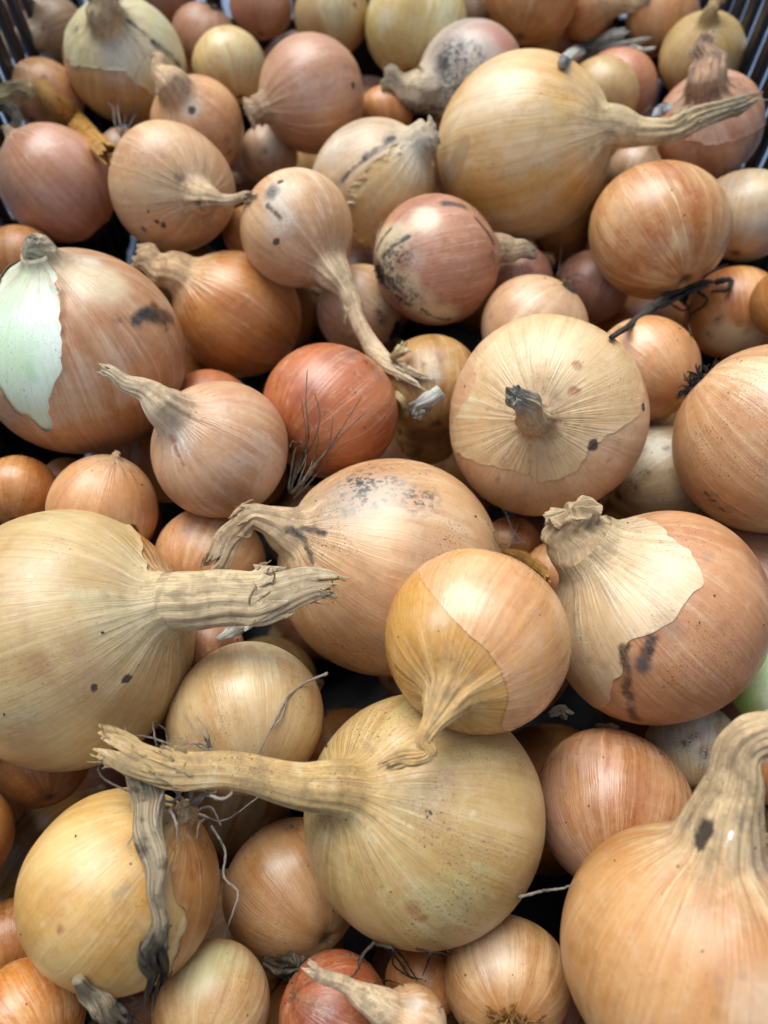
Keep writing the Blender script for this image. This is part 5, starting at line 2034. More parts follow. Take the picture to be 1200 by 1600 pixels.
 ((0.1398, 0.1749, -0.041), 0.0221, (2.65, -2.48, 0.26), 1), ((-0.1374, 0.1202, -0.1395), 0.0231, (0.16, 2.22, -1.22), 3), ((-0.0162, -0.0253, -0.0719), 0.023, (-0.01, 1.45, -1.72), 0),
 ((0.0225, 0.2417, -0.0971), 0.0229, (1.36, -2.16, -1.17), 3), ((0.1335, -0.0604, -0.0116), 0.0231, (-0.89, 0.53, 1.15), 0)]


# ------------------------------------------------------------------ helpers
def srgb(h, k=1.0):
    h = h.lstrip('#')
    v = [int(h[i:i + 2], 16) / 255 for i in (0, 2, 4)]
    v = [c / 12.92 if c <= 0.04045 else ((c + 0.055) / 1.055) ** 2.4 for c in v]
    return (v[0] * k, v[1] * k, v[2] * k, 1.0)


def rich(h, sat, k=1.0):
    """A colour with its saturation raised, luminance kept."""
    c = srgb(h)
    y = .2126 * c[0] + .7152 * c[1] + .0722 * c[2]
    return tuple(max(.004, y + (q - y) * sat) * k for q in c[:3]) + (1.0,)


def mesh_obj(name, verts, faces, mat, parent=None, normals=None, fib=None, smooth=True):
    me = bpy.data.meshes.new(name)
    me.from_pydata([tuple(map(float, v)) for v in verts], [], [tuple(map(int, f)) for f in faces])
    if smooth:
        me.polygons.foreach_set('use_smooth', [True] * len(me.polygons))
    if fib is not None:
        at = me.attributes.new('fib', 'FLOAT_VECTOR', 'POINT')
        at.data.foreach_set('vector', np.asarray(fib, np.float32).ravel())
    me.update()
    if normals is not None:
        me.normals_split_custom_set_from_vertices([tuple(map(float, n)) for n in normals])
    if mat:
        me.materials.append(mat)
    ob = bpy.data.objects.new(name, me)
    COL.objects.link(ob)
    if parent:
        ob.parent = parent
    return ob


class G:
    """Small wrapper for building node trees."""
    def __init__(s, name):
        s.mat = bpy.data.materials.new(name)
        s.mat.use_nodes = True
        s.t = s.mat.node_tree
        s.N = s.t.nodes
        s.N.clear()
        s.out = s.N.new('ShaderNodeOutputMaterial')
        s.b = s.N.new('ShaderNodeBsdfPrincipled')
        s.t.links.new(s.b.outputs[0], s.out.inputs[0])

    def put(s, sock, v):
        if hasattr(v, 'is_output'):
            s.t.links.new(v, sock)
        else:
            sock.default_value = v

    def m(s, op, a, b=0.5, clamp=False):
        n = s.N.new('ShaderNodeMath')
        n.operation = op
        n.use_clamp = clamp
        s.put(n.inputs[0], a)
        s.put(n.inputs[1], b)
        return n.outputs[0]

    def v(s, op, a, b=None, scale=None):
        n = s.N.new('ShaderNodeVectorMath')
        n.operation = op
        s.put(n.inputs[0], a)
        if b is not None:
            s.put(n.inputs[1], b)
        if scale is not None:
            s.put(n.inputs['Scale'], scale)
        return n.outputs['Value'] if op in ('DISTANCE', 'DOT_PRODUCT', 'LENGTH') else n.outputs[0]

    def step(s, x, lo, hi, a=0.0, b=1.0):
        n = s.N.new('ShaderNodeMapRange')
        n.interpolation_type = 'SMOOTHSTEP'
        s.put(n.inputs[0], x)
        for i, q in enumerate((lo, hi, a, b)):
            s.put(n.inputs[1 + i], q)
        return n.outputs[0]

    def mix(s, f, a, b, mode='MIX'):
        n = s.N.new('ShaderNodeMix')
        n.data_type = 'RGBA'
        n.blend_type = mode
        s.put(n.inputs[0], f)
        s.put(n.inputs[6], a)
        s.put(n.inputs[7], b)
        return n.outputs[2]

    def noise(s, vec, scale=1.0, detail=2.0, rough=0.5, color=False):
        n = s.N.new('ShaderNodeTexNoise')
        s.put(n.inputs['Vector'], vec)
        n.inputs['Scale'].default_value = scale
        n.inputs['Detail'].default_value = detail
        n.inputs['Roughness'].default_value = rough
        return n.outputs['Color' if color else 'Fac']

    def bump(s, h, strength, dist):
        n = s.N.new('ShaderNodeBump')
        n.inputs['Strength'].default_value = strength
        n.inputs['Distance'].default_value = dist
        s.put(n.inputs['Height'], h)
        return n.outputs[0]


# preset: pale colour, deep colour, neck colour, second-skin colour, its amount, streak strength
PRESET = {
    'tan':      ('CDB07C', 'AC8650', 'CDB488', 'C8B888', .30, .5),
    'tan2':     ('C8AE7C', 'AD8B55', 'CDB68A', 'BFB285', .45, .45),
    'tan3':     ('C4A680', 'A07C56', 'C9B08A', 'A88F70', .30, .8),
    'khaki':    ('C9AE78', 'AE8B52', 'BF9C62', 'B9A870', .40, .55),
    'orange':   ('CF9358', 'A9652F', 'D0AC7C', 'D8A66E', .18, .6),
    'orange2':  ('CB8A4A', 'A05A26', 'CFAA78', 'DDB07A', .28, .7),
    'orange3':  ('C99A66', 'AC743E', 'CBAE80', 'C9A67C', .38, .55),
    'orange4':  ('D8A574', 'BB7E48', 'D0AC7C', 'DDB890', .25, .45),
    'copper':   ('D6AC78', 'A8642E', 'CFAA78', 'E0BC8A', .40, .7),
    'amber2':   ('D9A878', 'BE8450', 'CDA567', 'D6A25C', .30, .5),
    'amber':    ('D2A25C', 'B67E38', 'CDA567', 'CF9A50', .30, .5),
    'peach':    ('D8A674', 'BC8050', 'D6B286', 'DDB48A', .25, .45),
    'peach2':   ('D2AA7C', 'B48357', 'CBAE84', 'CFB08A', .35, .5),
    'peach3':   ('D3AC80', 'B38458', 'DCC096', 'D6BC98', .35, .6),
    'peach4':   ('D8B890', 'BE8F66', 'D6B286', 'DEC8A4', .35, .45),
    'peach5':   ('CFA272', 'AE7742', 'CBAE84', 'CDAE84', .30, .5),
    'rust':     ('C89468', 'A46C44', 'C3A97E', 'BA8058', .20, .7),
    'cream':    ('D8BE96', 'C2A176', 'C4AC82', 'CDBB98', .35, .6),
    'cream2':   ('D8B88C', 'C08E5E', 'C4A67A', 'D2BE92', .30, .6),
    'cream3':   ('DABF92', 'C9A472', 'C4A67A', 'D4CBA0', .45, .7),
    'cream4':   ('DCC48C', 'C79E62', 'D4BC8C', 'D8CC98', .40, .5),
    'cream5':   ('D2BA8A', 'B88E5C', 'CBB48A', 'CFC398', .35, .5),
    'creamgrey': ('CDB48E', 'B38E66', 'CDB68E', 'BFB492', .40, .8),
    'gold':     ('E0C99E', 'C4954F', 'D2B888', 'D0A55C', .30, .55),
    'gold2':    ('D2A87C', 'B07A4A', 'CFB284', 'DCBE94', .35, .8),
    'gold3':    ('D6B678', 'BB8C4A', 'C09A6A', 'DAC486', .40, .45),
    'white':    ('E6EEDA', 'D3E0BC', 'B9A98A', 'EAF0DE', .30, .9),
    'peeled':   ('D5E0B4', 'B7C88C', 'C4C79A', 'DDE6C4', .30, .3),
    'brownskin': ('C79A70', 'A06A40', 'B9A98A', 'C6A484', .35, .8),
    'pinktan':  ('CFA783', 'B38158', 'CDB48C', 'CDAE92', .35, .6),
    'pink':     ('C99678', 'A8704C', 'CFAE84', 'CB9C84', .30, .5),
    'pink2':    ('C29271', '9C6844', 'C9A67C', 'C29A80', .30, .6),
    'pink3':    ('C69468', '9A6238', 'C9A67C', 'CFA284', .30, .8),
    'rose':     ('BE8A68', '945A3E', 'B49A74', 'BC9276', .30, .7),
    'salmon':   ('CF9674', 'AC6E4A', 'C79C78', 'CFA080', .25, .5),
    'salmon2':  ('C9987C', 'B27E60', 'C79C78', 'CFA890', .30, .8),
    'red':      ('BE7448', '93492A', 'BE9468', 'C47E52', .20, .6),
    'red2':     ('A9603C', '74341C', 'BE9468', 'B87050', .20, .7),
    'green':    ('CFAE76', 'B5824A', 'BBA276', 'CDA878', .25, .4),
    'greenpale': ('D3CBA0', 'BFAE7A', 'BBA276', 'C4C49C', .50, .4),
    'greentop': ('CFA974', 'B58650', 'CFB284', 'D0B888', .30, .9),
    'yellow':   ('DCCB92', 'C9AA64', 'CFB888', 'E2D8A8', .40, .35),
    'mould':    ('BFAB94', '9A8674', 'CDB48C', 'B9B4A4', .6, .4),
    'dirty':    ('BCA982', '9C825A', 'B9A67E', 'BDB398', .50, .7),
    'dirty2':   ('C2A384', '9C7A58', 'B9A67E', 'BFA890', .40, .6),
    'brown':    ('BC8248', '8F5526', 'B28C5E', 'C49460', .20, .6),
    'brown2':   ('B98F54', '8F6230', 'B28C5E', 'C4A878', .35, .9),
    'plum':     ('AC7C64', '7E4E3C', 'A6805E', 'AC8470', .25, .5),
    'fan':      ('D2AA78', 'B27C48', '9C6E34', 'D8BE94', .35, 1.2),
    'rustskin': ('C08A50', '9A5F2C', 'A9743E', 'C89A60', .30, .8),
    'glassy':   ('CDB48C', 'BB9A68', 'CDB48C', 'D4C09C', .30, .2),
}
NECKC = {'grey2': 'B0A07E', 'rusty': 'A9743E', 'rusty2': '9C6A30'}
# mark: colour, strength, softness, grain
MARK = {
    'pk': ('B8745C', .75, .8, .1),
    'K': ('1D1B19', .95, .7, .22),
    'k': ('262421', .85, .75, .85), 'd': ('2A211A', .92, .35, .0), 'd2': ('4A3524', .7, .6, .4),
    's': ('6B6258', .50, .9, .45), 'b': ('8A5A34', .42, .9, .35), 'r': ('8A4A26', .75, .6, .35),
    'w': ('E6D8BC', .35, .95, .1), 'W': ('EEF0EE', .95, .3, .0), 'W2': ('CFCBB8', .68, .9, .5),
    'W3': ('E4D8B8', .5, .8, .0), 'g': ('A39C78', .40, .95, .2), 'gl': ('B4D59C', .55, .9, .1),
    'gg': ('CFC890', .70, .9, .1), 'gg2': ('8DB84C', .75, .95, .0), 'y': ('D2BE94', .85, .5, .2),
    'yy': ('E2CE8C', .45, .95, .0), 'yg': ('B3A048', .7, .9, .1), 'fib': ('A06C34', .8, .7, .2),
}


def onion_mat(name, preset, seed, R, aspect, spots=(), specks=.25, gloss=.0, tip=.2, neckcol=None, alpha=1.0, flesh=False):
    hi, lo, nk, pc, pa, st = PRESET[preset]
    if neckcol:
        nk = NECKC[neckcol]
    sat = 1.0 if flesh else 1.06
    rs = random.Random(seed * 7 + len(name))
    g = G(name)
    tc = g.N.new('ShaderNodeTexCoord')
    at = g.N.new('ShaderNodeAttribute')
    at.attribute_name = 'fib'
    fib = at.outputs['Vector']
    sp = g.N.new('ShaderNodeSeparateXYZ')
    g.put(sp.inputs[0], fib)
    along = sp.outputs[2]
    off = (rs.uniform(-9, 9), rs.uniform(-9, 9), rs.uniform(-9, 9))
    P = g.v('SCALE', tc.outputs['Object'], scale=1.0 / R)
    Po = g.v('ADD', P, off)
    dirv = g.v('NORMALIZE', g.v('MULTIPLY', P, (1, 1, 1 / aspect)))
    # meridian fibres, a little wandering
    wob = g.v('SCALE', g.v('SUBTRACT', g.noise(Po, 2.2, 2, color=True), (.5, .5, .5)), scale=.07)
    fw = g.v('ADD', g.v('ADD', fib, wob), off)
    s1 = g.noise(g.v('MULTIPLY', fw, (2.2, 2.2, .8)), 1, 2)
    s2 = g.noise(g.v('MULTIPLY', fw, (9, 9, .9)), 1, 2, .6)
    s3 = g.noise(g.v('MULTIPLY', fw, (38, 38, 2.2)), 1, 2, .65)
    b1 = g.noise(Po, 1.3, 4, .55)
    b2 = g.noise(Po, .85, 3, .6)
    b3 = g.noise(Po, 7.0, 4, .6)
    f = g.m('ADD', g.m('MULTIPLY', b1, .9), g.m('ADD', g.m('MULTIPLY', s1, .7), g.m('MULTIPLY', s2, .22 * st)))
    f = g.m('ADD', f, g.m('MULTIPLY', g.m('SUBTRACT', b3, .5), .25))
    mid = .8 + .11 * st
    col = g.mix(g.step(f, mid - .30, mid + .32), rich(lo, sat), rich(hi, sat))
    # second, paler layer in large soft-edged patches
    e2 = g.m('ADD', b2, g.m('MULTIPLY', g.m('SUBTRACT', s2, .5), .30))
    thr = .64 - .26 * pa
    col = g.mix(g.m('MULTIPLY', g.step(e2, thr, thr + .10), .75), col, rich(pc, sat))
    # fine fibres: light and dark
    fine = g.m('ADD', g.m('MULTIPLY', s3, .6), g.m('MULTIPLY', s2, .4))
    col = g.mix(g.m('MULTIPLY', g.step(fine, .50, .66), .26 * st), col, srgb('EBD6B0'))
    col = g.mix(g.m('MULTIPLY', g.step(fine, .49, .36), .30 * st), col, srgb('7C4A24') if not flesh else srgb('A6CC86'))
    # veins
    vein = g.step(g.m('ABSOLUTE', g.m('SUBTRACT', s2, .5)), .016, .0)
    vein = g.m('MULTIPLY', vein, g.step(b3, .45, .6))
    col = g.mix(g.m('MULTIPLY', vein, .30 * st), col, srgb('8A5630') if not flesh else srgb('8FBF74'))
    # blushes and dull areas
    bl = g.noise(Po, 2.6, 3, .65)
    col = g.mix(g.m('MULTIPLY', g.step(bl, .54, .72), .28), col, srgb('8E5B34') if not flesh else srgb('B9CF90'))
    col = g.mix(g.m('MULTIPLY', g.step(bl, .46, .26), .16), col, srgb('DDC9A0') if not flesh else srgb('EAF2DC'))
    # cloudy mottling of the dry outer skin
    cl = g.m('ADD', g.m('MULTIPLY', g.noise(Po, 3.4, 4, .7), .6), g.m('MULTIPLY', g.noise(Po, 13.0, 3, .7), .4))
    col = g.mix(g.m('MULTIPLY', g.step(cl, .50, .64), .20), col, srgb('7E5730') if not flesh else srgb('C4D2A0'))
    col = g.mix(g.m('MULTIPLY', g.step(cl, .48, .36), .15), col, srgb('E2D0AA') if not flesh else srgb('EEF2E0'))
    # neck: drier, paler, fibrous
    nf = g.step(g.m('ADD', along, g.m('MULTIPLY', g.m('SUBTRACT', s2, .5), .22)), .80, 1.03)
    s4 = g.noise(g.v('MULTIPLY', fw, (75, 75, 7)), 1, 2, .7)
    nkc = g.mix(g.step(g.m('ADD', g.m('MULTIPLY', fine, .5), g.m('MULTIPLY', s4, .5)), .40, .60), rich(nk, 1.05, .56), rich(nk, 1.05, 1.18))
    nkc = g.mix(g.m('MULTIPLY', g.step(bl, .48, .62), .45), nkc, srgb('7A6444'))
    nkc = g.mix(g.m('MULTIPLY', g.step(cl, .50, .60), .40), nkc, srgb('5E4A30'))
    nkc = g.mix(g.m('MULTIPLY', g.step(cl, .47, .37), .35), nkc, srgb('E0D2AC'))
    col = g.mix(g.m('MULTIPLY', nf, .92), col, nkc)
    tf = g.m('MULTIPLY', g.step(g.m('ADD', along, g.m('MULTIPLY', g.m('SUBTRACT', b3, .5), .5)), 1.35, 2.0), tip)
    tcol = g.mix(g.step(g.m('ADD', g.m('MULTIPLY', b3, .5), g.m('MULTIPLY', s3, .5)), .4, .6), srgb('4A463E'), srgb('A9A694'))
    col = g.mix(tf, col, tcol)
    # root end a bit darker and pale-rayed
    rf = g.step(g.m('ADD', along, g.m('MULTIPLY', g.m('SUBTRACT', s3, .5), .06)), .045, .015)
    col = g.mix(g.m('MULTIPLY', rf, .8), col, srgb('4B3A2A'))
    # dirt specks
    d1 = g.noise(Po, 46.0, 2, .5)
    d2 = g.noise(Po, 120.0, 1, .5)
    dm = g.step(g.noise(Po, 1.9, 3), .42, .62)
    sk = g.m('ADD', g.step(d1, .68 - .055 * min(specks, 1), .73 - .055 * min(specks, 1)), g.m('MULTIPLY', g.step(d2, .665 - .05 * min(specks, 1), .71 - .05 * min(specks, 1)), .85), clamp=True)
    sk = g.m('MULTIPLY', sk, g.m('MULTIPLY', g.m('ADD', dm, .12), min(1.0, .4 + .6 * specks), ), clamp=True)
    col = g.mix(sk, col, srgb('3E2C1E'))
    rough = g.m('ADD', g.m('MULTIPLY', b3, .22), .27 - gloss)
    rough = g.m('ADD', rough, g.m('MULTIPLY', g.m('SUBTRACT', fine, .5), .35))
    rough = g.m('ADD', rough, g.m('MULTIPLY', nf, .32), clamp=True)
    # marks
    if spots:
        jit = g.v('SUBTRACT', g.noise(Po, 5.0, 5, .65, color=True), (.5, .5, .5))
        dj = g.v('ADD', dirv, g.v('SCALE', jit, scale=.14))
        grain = g.step(g.m('ADD', g.m('MULTIPLY', g.noise(Po, 22.0, 3, .65), .6), g.m('MULTIPLY', g.noise(Po, 7, 3), .4)), .45, .58)
        tot = None
        for (a, bb, rad, kind) in sorted(spots, key=lambda q: q[3] in 'kKdsr' or q[3] == 'd2'):
            hx, stg, soft, gr = MARK[kind]
            if bb is None:
                dst = g.v('DISTANCE', dj, a)
            else:
                A, B = Vector(a), Vector(bb)
                BA = B - A
                t = g.m('DIVIDE', g.v('DOT_PRODUCT', g.v('SUBTRACT', dj, a), tuple(BA)), max(1e-6, BA.length_squared), clamp=True)
                dst = g.v('DISTANCE', dj, g.v('ADD', a, g.v('SCALE', tuple(BA), scale=t)))
            mk = g.step(dst, rad * (1 + soft * .45), rad * (1 - soft))
            if gr > 0:
                mk = g.m('MULTIPLY', mk, g.m('ADD', g.m('MULTIPLY', grain, gr), 1 - gr))
            mk = g.m('MULTIPLY', mk, stg)
            col = g.mix(mk, col, srgb(hx))
            if kind in ('k', 'd', 's', 'W2', 'r'):
                tot = mk if tot is None else g.m('MAXIMUM', tot, mk)
        if tot is not None:
            rough = g.m('ADD', rough, g.m('MULTIPLY', tot, .35), clamp=True)
    g.put(g.b.inputs['Base Color'], col)
    g.put(g.b.inputs['Roughness'], rough)
    g.b.inputs['Specular IOR Level'].default_value = .62
    if flesh:
        g.b.inputs['Subsurface Weight'].default_value = .25
        g.b.inputs['Subsurface Radius'].default_value = (.004, .005, .003)
    if alpha < 1:
        g.b.inputs['Alpha'].default_value = alpha
    hgt = g.m('ADD', g.m('MULTIPLY', s3, .5), g.m('ADD', g.m('MULTIPLY', s2, .5), g.m('MULTIPLY', b3, .35)))
    hgt = g.m('ADD', hgt, g.m('MULTIPLY', nf, g.m('ADD', g.m('MULTIPLY', s3, 2.6), g.m('ADD', g.m('MULTIPLY', s4, 1.8), g.m('MULTIPLY', cl, 2.2)))))
    g.put(g.b.inputs['Normal'], g.bump(hgt, .36, .0007))
    return g.mat


LEAFC = {  # pale, deep, dirt
    'greyleaf': ('BBA985', '6C5B42', '1E1A16'), 'silverleaf': ('D2D1C2', '969282', '5A564A'),
    'blackstem': ('5C554B', '2A2521', '14110F'), 'amberleaf': ('C99A50', '9C6A2A', '6E4A20'),
    'creamleaf': ('D2BC8C', 'A58A58', '7A6444'), 'darkleaf': ('6E624E', '3E362A', '221E1A'),
    'flakewhite': ('CDD0CC', '9A9A92', '6E6A60'), 'root': ('C0B4A0', '84786A', '4A4238'),
    'rootdark': ('6A5E50', '3A322A', '1E1A16'), 'black': ('3E352C', '1C1814', '100D0B'), 'grey': ('8A7C66', '544838', '2C2620'),
    'brownfib': ('B98648', '7E5224', '4A3018'),
    'plate': ('6E5A42', '3C2E20', '1C1610'),
}
_leaf = {}


def leaf_mat(key):
    if key in _leaf:
        return _leaf[key]
    hi, lo, dk = LEAFC[key]
    g = G('dry_' + key)
    at = g.N.new('ShaderNodeAttribute')
    at.attribute_name = 'fib'
    tc = g.N.new('ShaderNodeTexCoord')
    s3 = g.noise(g.v('MULTIPLY', at.outputs['Vector'], (16, 16, 3)), 1, 4, .65)
    b = g.noise(tc.outputs['Object'], 160, 5, .65)
    c = g.mix(g.step(s3, .36, .62), srgb(lo), srgb(hi))
    c = g.mix(g.m('MULTIPLY', g.step(b, .50, .66), .75), c, srgb(dk))
    if key == 'greyleaf':
        sp = g.N.new('ShaderNodeSeparateXYZ')
        g.put(sp.inputs[0], at.outputs['Vector'])
        b2 = g.noise(tc.outputs['Object'], 70, 4, .6)
        c = g.mix(g.m('MULTIPLY', g.step(g.m('ADD', sp.outputs[2], g.m('MULTIPLY', b2, .5)), 1.75, 2.1), .85), c, srgb('1E1A17'))
    g.put(g.b.inputs['Base Color'], c)
    g.b.inputs['Roughness'].default_value = .45 if key == 'amberleaf' else .8
    g.b.inputs['Specular IOR Level'].default_value = .3
    g.put(g.b.inputs['Normal'], g.bump(g.m('ADD', s3, g.m('MULTIPLY', b, .7)), .7, .0008))
    _leaf[key] = g.mat
    return g.mat


def smooth01(x, a, b):
    t = np.clip((x - a) / (b - a), 0, 1)
    return t * t * (3 - 2 * t)


def waves(seed, n, kmax, smax, power=.6):
    r = np.random.default_rng(seed)
    ks = r.integers(1, kmax + 1, n)
    return ks, r.uniform(-smax, smax, n), r.uniform(0, 6.28, n), (1.0 / ks ** power) * r.uniform(.5, 1, n)


def wsum(w, u, s):
    ks, ms, ph, am = w
    o = 0
    for k, m_, p, a in zip(ks, ms, ph, am):
        o = o + a * np.cos(k * u + m_ * s + p)
    return o / am.sum()


def tsum(w, u, s):
    """Like wsum, with sharp folds instead of round waves."""
    ks, ms, ph, am = w
    o = 0
    for k, m_, p, a in zip(ks, ms, ph, am):
        o = o + a * (2 / math.pi) * np.arcsin(np.sin(k * u + m_ * s + p + .35 * np.sin(2 * u + p)))
    return o / am.sum()


def spline(knots, n, t0=None):
    """Dense smooth path through knots (Catmull-Rom), with unit-length parameter."""
    K = np.array(knots, float)
    first = K[0] - (np.array(t0) * np.linalg.norm(K[1] - K[0]) if t0 is not None else (K[1] - K[0]))
    E = np.vstack([first, K, 2 * K[-1] - K[-2]])
    pts = []
    par = []
    m_ = max(4, int(n / (len(K) - 1)))
    for i in range(len(K) - 1):
        p0, p1, p2, p3 = E[i:i + 4]
        t = np.linspace(0, 1, m_, endpoint=False)[:, None]
        d01, d12, d23 = [max(1e-9, np.linalg.norm(b - a)) ** .5 for a, b in ((p0, p1), (p1, p2), (p2, p3))]
        m1 = d12 * ((p1 - p0) / d01 - (p2 - p0) / (d01 + d12) + (p2 - p1) / d12)
        m2 = d12 * ((p2 - p1) / d12 - (p3 - p1) / (d12 + d23) + (p3 - p2) / d23)
        pts.append((2 * t ** 3 - 3 * t ** 2 + 1) * p1 + (t ** 3 - 2 * t ** 2 + t) * m1 + (-2 * t ** 3 + 3 * t ** 2) * p2 + (t ** 3 - t ** 2) * m2)
        par.append(i + t[:, 0])
    pts.append(K[-1:])
    par.append(np.array([len(K) - 1.0]))
    return np.vstack(pts), np.concatenate(par)


def frames(P, x0):
    T = np.gradient(P, axis=0)
    T /= np.linalg.norm(T, axis=1)[:, None] + 1e-12
    Nn = np.zeros_like(P)
    x = np.array(x0, float)
    for i in range(len(P)):
        x = x - (x @ T[i]) * T[i]
        x /= np.linalg.norm(x) + 1e-12
        Nn[i] = x
    return T, Nn, np.cross(T, Nn)


def stalk(knots, hw, NU, rows, seed, t0, x0, vd, flat, pl, jag, wr, wv=None, tmax=1.0, swell=0.0, twist=0.0):
    """Rings of a dry tubular stalk; returns ring array (rows+inner, NU, 3) and the along value of each ring."""
    P, par = spline(knots, 120, t0)
    T, Nn, Bb = frames(P, x0)
    rad = np.interp(par, range(len(hw)), hw)
    ker = np.ones(9) / 9
    rad = np.convolve(np.pad(rad, 4, mode='edge'), ker, 'valid')
    rad[0] = hw[0]
    sl = np.concatenate([[0], np.cumsum(np.linalg.norm(np.diff(P, axis=0), axis=1))])
    sl /= sl[-1]
    u = np.arange(NU) / NU * 2 * math.pi
    if wv is None:
        wv = (waves(seed, 7, 13, 3.0, .25), waves(seed + 1, 6, 5, 14.0, .4), waves(seed + 2, 8, 11, 1.0, .1))
    rings = []
    al = []
    ts = list(np.linspace(0, tmax, rows)) + [tmax, .97 * tmax, .93 * tmax]
    vdv = np.array(vd, float)
    for j, t in enumerate(ts):
        inner = j >= rows
        jj = (0.5 + 0.5 * wsum(wv[2], u, 0) * 1.6)
        tt = t * (1 - jag * np.clip(jj, 0, 1) * (t / tmax) ** 3)
        if inner:
            tt = tt - .004
        pos = np.stack([np.interp(tt, sl, P[:, k]) for k in range(3)], 1)
        n_ = np.stack([np.interp(tt, sl, Nn[:, k]) for k in range(3)], 1)
        b_ = np.stack([np.interp(tt, sl, Bb[:, k]) for k in range(3)], 1)
        t_ = np.stack([np.interp(tt, sl, T[:, k]) for k in range(3)], 1)
        r = np.interp(tt, sl, rad)
        r = r * (1 + swell * smooth01(t, .0, .2) * (1 + 1.2 * (t / tmax) ** 4))
        if inner:
            r = r * ((.86, .74, .2)[j - rows] if swell == 0 else (.97, .95, .93)[j - rows])
        A = pl * (wr + (1 - wr) * smooth01(t, 0, .3)) * (1 + .9 * t)
        pleat = tsum(wv[0], u, t * 2.0)
        crum = tsum(wv[1], u, t * 2.2)
        r = r * (1 + A * 2.4 * pleat + pl * 1.2 * smooth01(t, .05, .4) * crum)
        o = np.cos(u)[:, None] * n_ + np.sin(u)[:, None] * b_
        dd = vdv - (t_ @ vdv)[:, None] * t_
        dl = np.linalg.norm(dd, axis=1)[:, None]
        dd = dd / (dl + 1e-9)
        if twist:
            ta = twist * math.sin(t * 6.5 + seed) * smooth01(t, 0, .2)
            dd = dd * math.cos(ta) + np.cross(t_, dd) * math.sin(ta)
        kd = 1 - (1 - flat) * smooth01(t, 0, .5) * np.clip(dl * 1.5, 0, 1)[:, 0]
        comp = np.sum(o * dd, 1)
        o = o + (comp * (kd - 1))[:, None] * dd
        side = np.cross(t_, dd)
        sway = (rad.mean() * .22 * smooth01(t, .1, .5)) * math.sin(t * 9 + seed)
        rings.append(pos + o * r[:, None] + side * sway * (0 if t0 is None else 1))
        al.append(1 + t)
    return np.array(rings), np.array(al), u


def grid_faces(nr, NU):
    j, k = np.meshgrid(np.arange(nr - 1), np.arange(NU), indexing='ij')
    a = j * NU + k
    b = j * NU + (k + 1) % NU
    return np.stack([a, b, b + NU, a + NU], -1).reshape(-1, 4)


def vnormals(V, Fq):
    n = np.cross(V[Fq[:, 2]] - V[Fq[:, 0]], V[Fq[:, 3]] - V[Fq[:, 1]])
    o = np.zeros_like(V)
    for k in range(4):
        np.add.at(o, Fq[:, k], n)
    return o / (np.linalg.norm(o, axis=1)[:, None] + 1e-12)


def bulb_rings(d, NU, NV, wv):
    R, a, zn = d['R'], d['a'], d['zn']
    rn = d['hw'][0] / R
    seed = d['seed']
    rs = np.random.default_rng(seed + 100)
    th1 = math.pi - math.asin(min(.86, rn + d.get('sho', .20)))
    th = np.linspace(0.012, th1, 160)
    r = np.sin(th)
    z = -a * np.cos(th)
    z = z + .05 * np.exp(-(th / .16) ** 2)
    p0 = np.array([r[-1], z[-1]])
    t0 = np.array([math.cos(th1), a * math.sin(th1)])
    t0 /= np.linalg.norm(t0)
    p3 = np.array([rn, zn])
    L = np.linalg.norm(p3 - p0)
    p1 = p0 + t0 * L * .50
    p2 = p3 - np.array([-.22, .976]) * L * .42
    q = np.linspace(0, 1, 60)[1:, None]
    bz = (1 - q) ** 3 * p0 + 3 * (1 - q) ** 2 * q * p1 + 3 * (1 - q) * q * q * p2 + q ** 3 * p3
    r = np.concatenate([r, bz[:, 0]])
    z = np.concatenate([z, bz[:, 1]])
    s = np.concatenate([[0], np.cumsum(np.hypot(np.diff(r), np.diff(z)))])
    s /= s[-1]
    sv = np.linspace(0, 1, NV + 1)
    rr = np.interp(sv, s, r)
    zz = np.interp(sv, s, z)
    u = np.arange(NU) / NU * 2 * math.pi
    U, S = np.meshgrid(u, sv)
    w1 = waves(seed + 11, 5, 3, 2.0, .9)
    w2 = waves(seed + 12, 8, 12, 2.5, .5)
    fade = 1 - smooth01(S, .84, 1.0)
    sh = 1 + fade * (.045 * wsum(w1, U, S) * 1.6 + .016 * wsum(w2, U, S))
    A = d['pl'] * d['wr'] * smooth01(S, .72, 1.0) ** 1.5
    pleat = tsum(wv[0], U, 0 * S)
    X = rr[:, None] * sh * (1 + A * 2.4 * pleat)
    zoff = fade * .012 * wsum(waves(seed + 13, 4, 3, 3, .5), U, S)
    V = np.stack([X * np.cos(U), X * np.sin(U), zz[:, None] + zoff], -1) * R
    return V, sv, u


def fibs(al, u):
    A, U = np.meshgrid(al, u, indexing='ij')
    return np.stack([np.cos(U), np.sin(U), A], -1).reshape(-1, 3)


def sdist_poly(p, poly):
    """Signed distance (positive inside) of 2-D points to a polygon."""
    d = np.full(len(p), 1e9)
    ins = np.zeros(len(p), bool)
    n = len(poly)
    for i in range(n):
        a, b = poly[i], poly[(i + 1) % n]
        ab = b - a
        t = np.clip(((p - a) @ ab) / (ab @ ab + 1e-12), 0, 1)
        d = np.minimum(d, np.linalg.norm(p - a - t[:, None] * ab, axis=1))
        c = (a[1] > p[:, 1]) != (b[1] > p[:, 1])
        xx = (b[0] - a[0]) * (p[:, 1] - a[1]) / (b[1] - a[1] + 1e-12) + a[0]
        ins ^= c & (p[:, 0] < xx)
    return np.where(ins, d, -d)


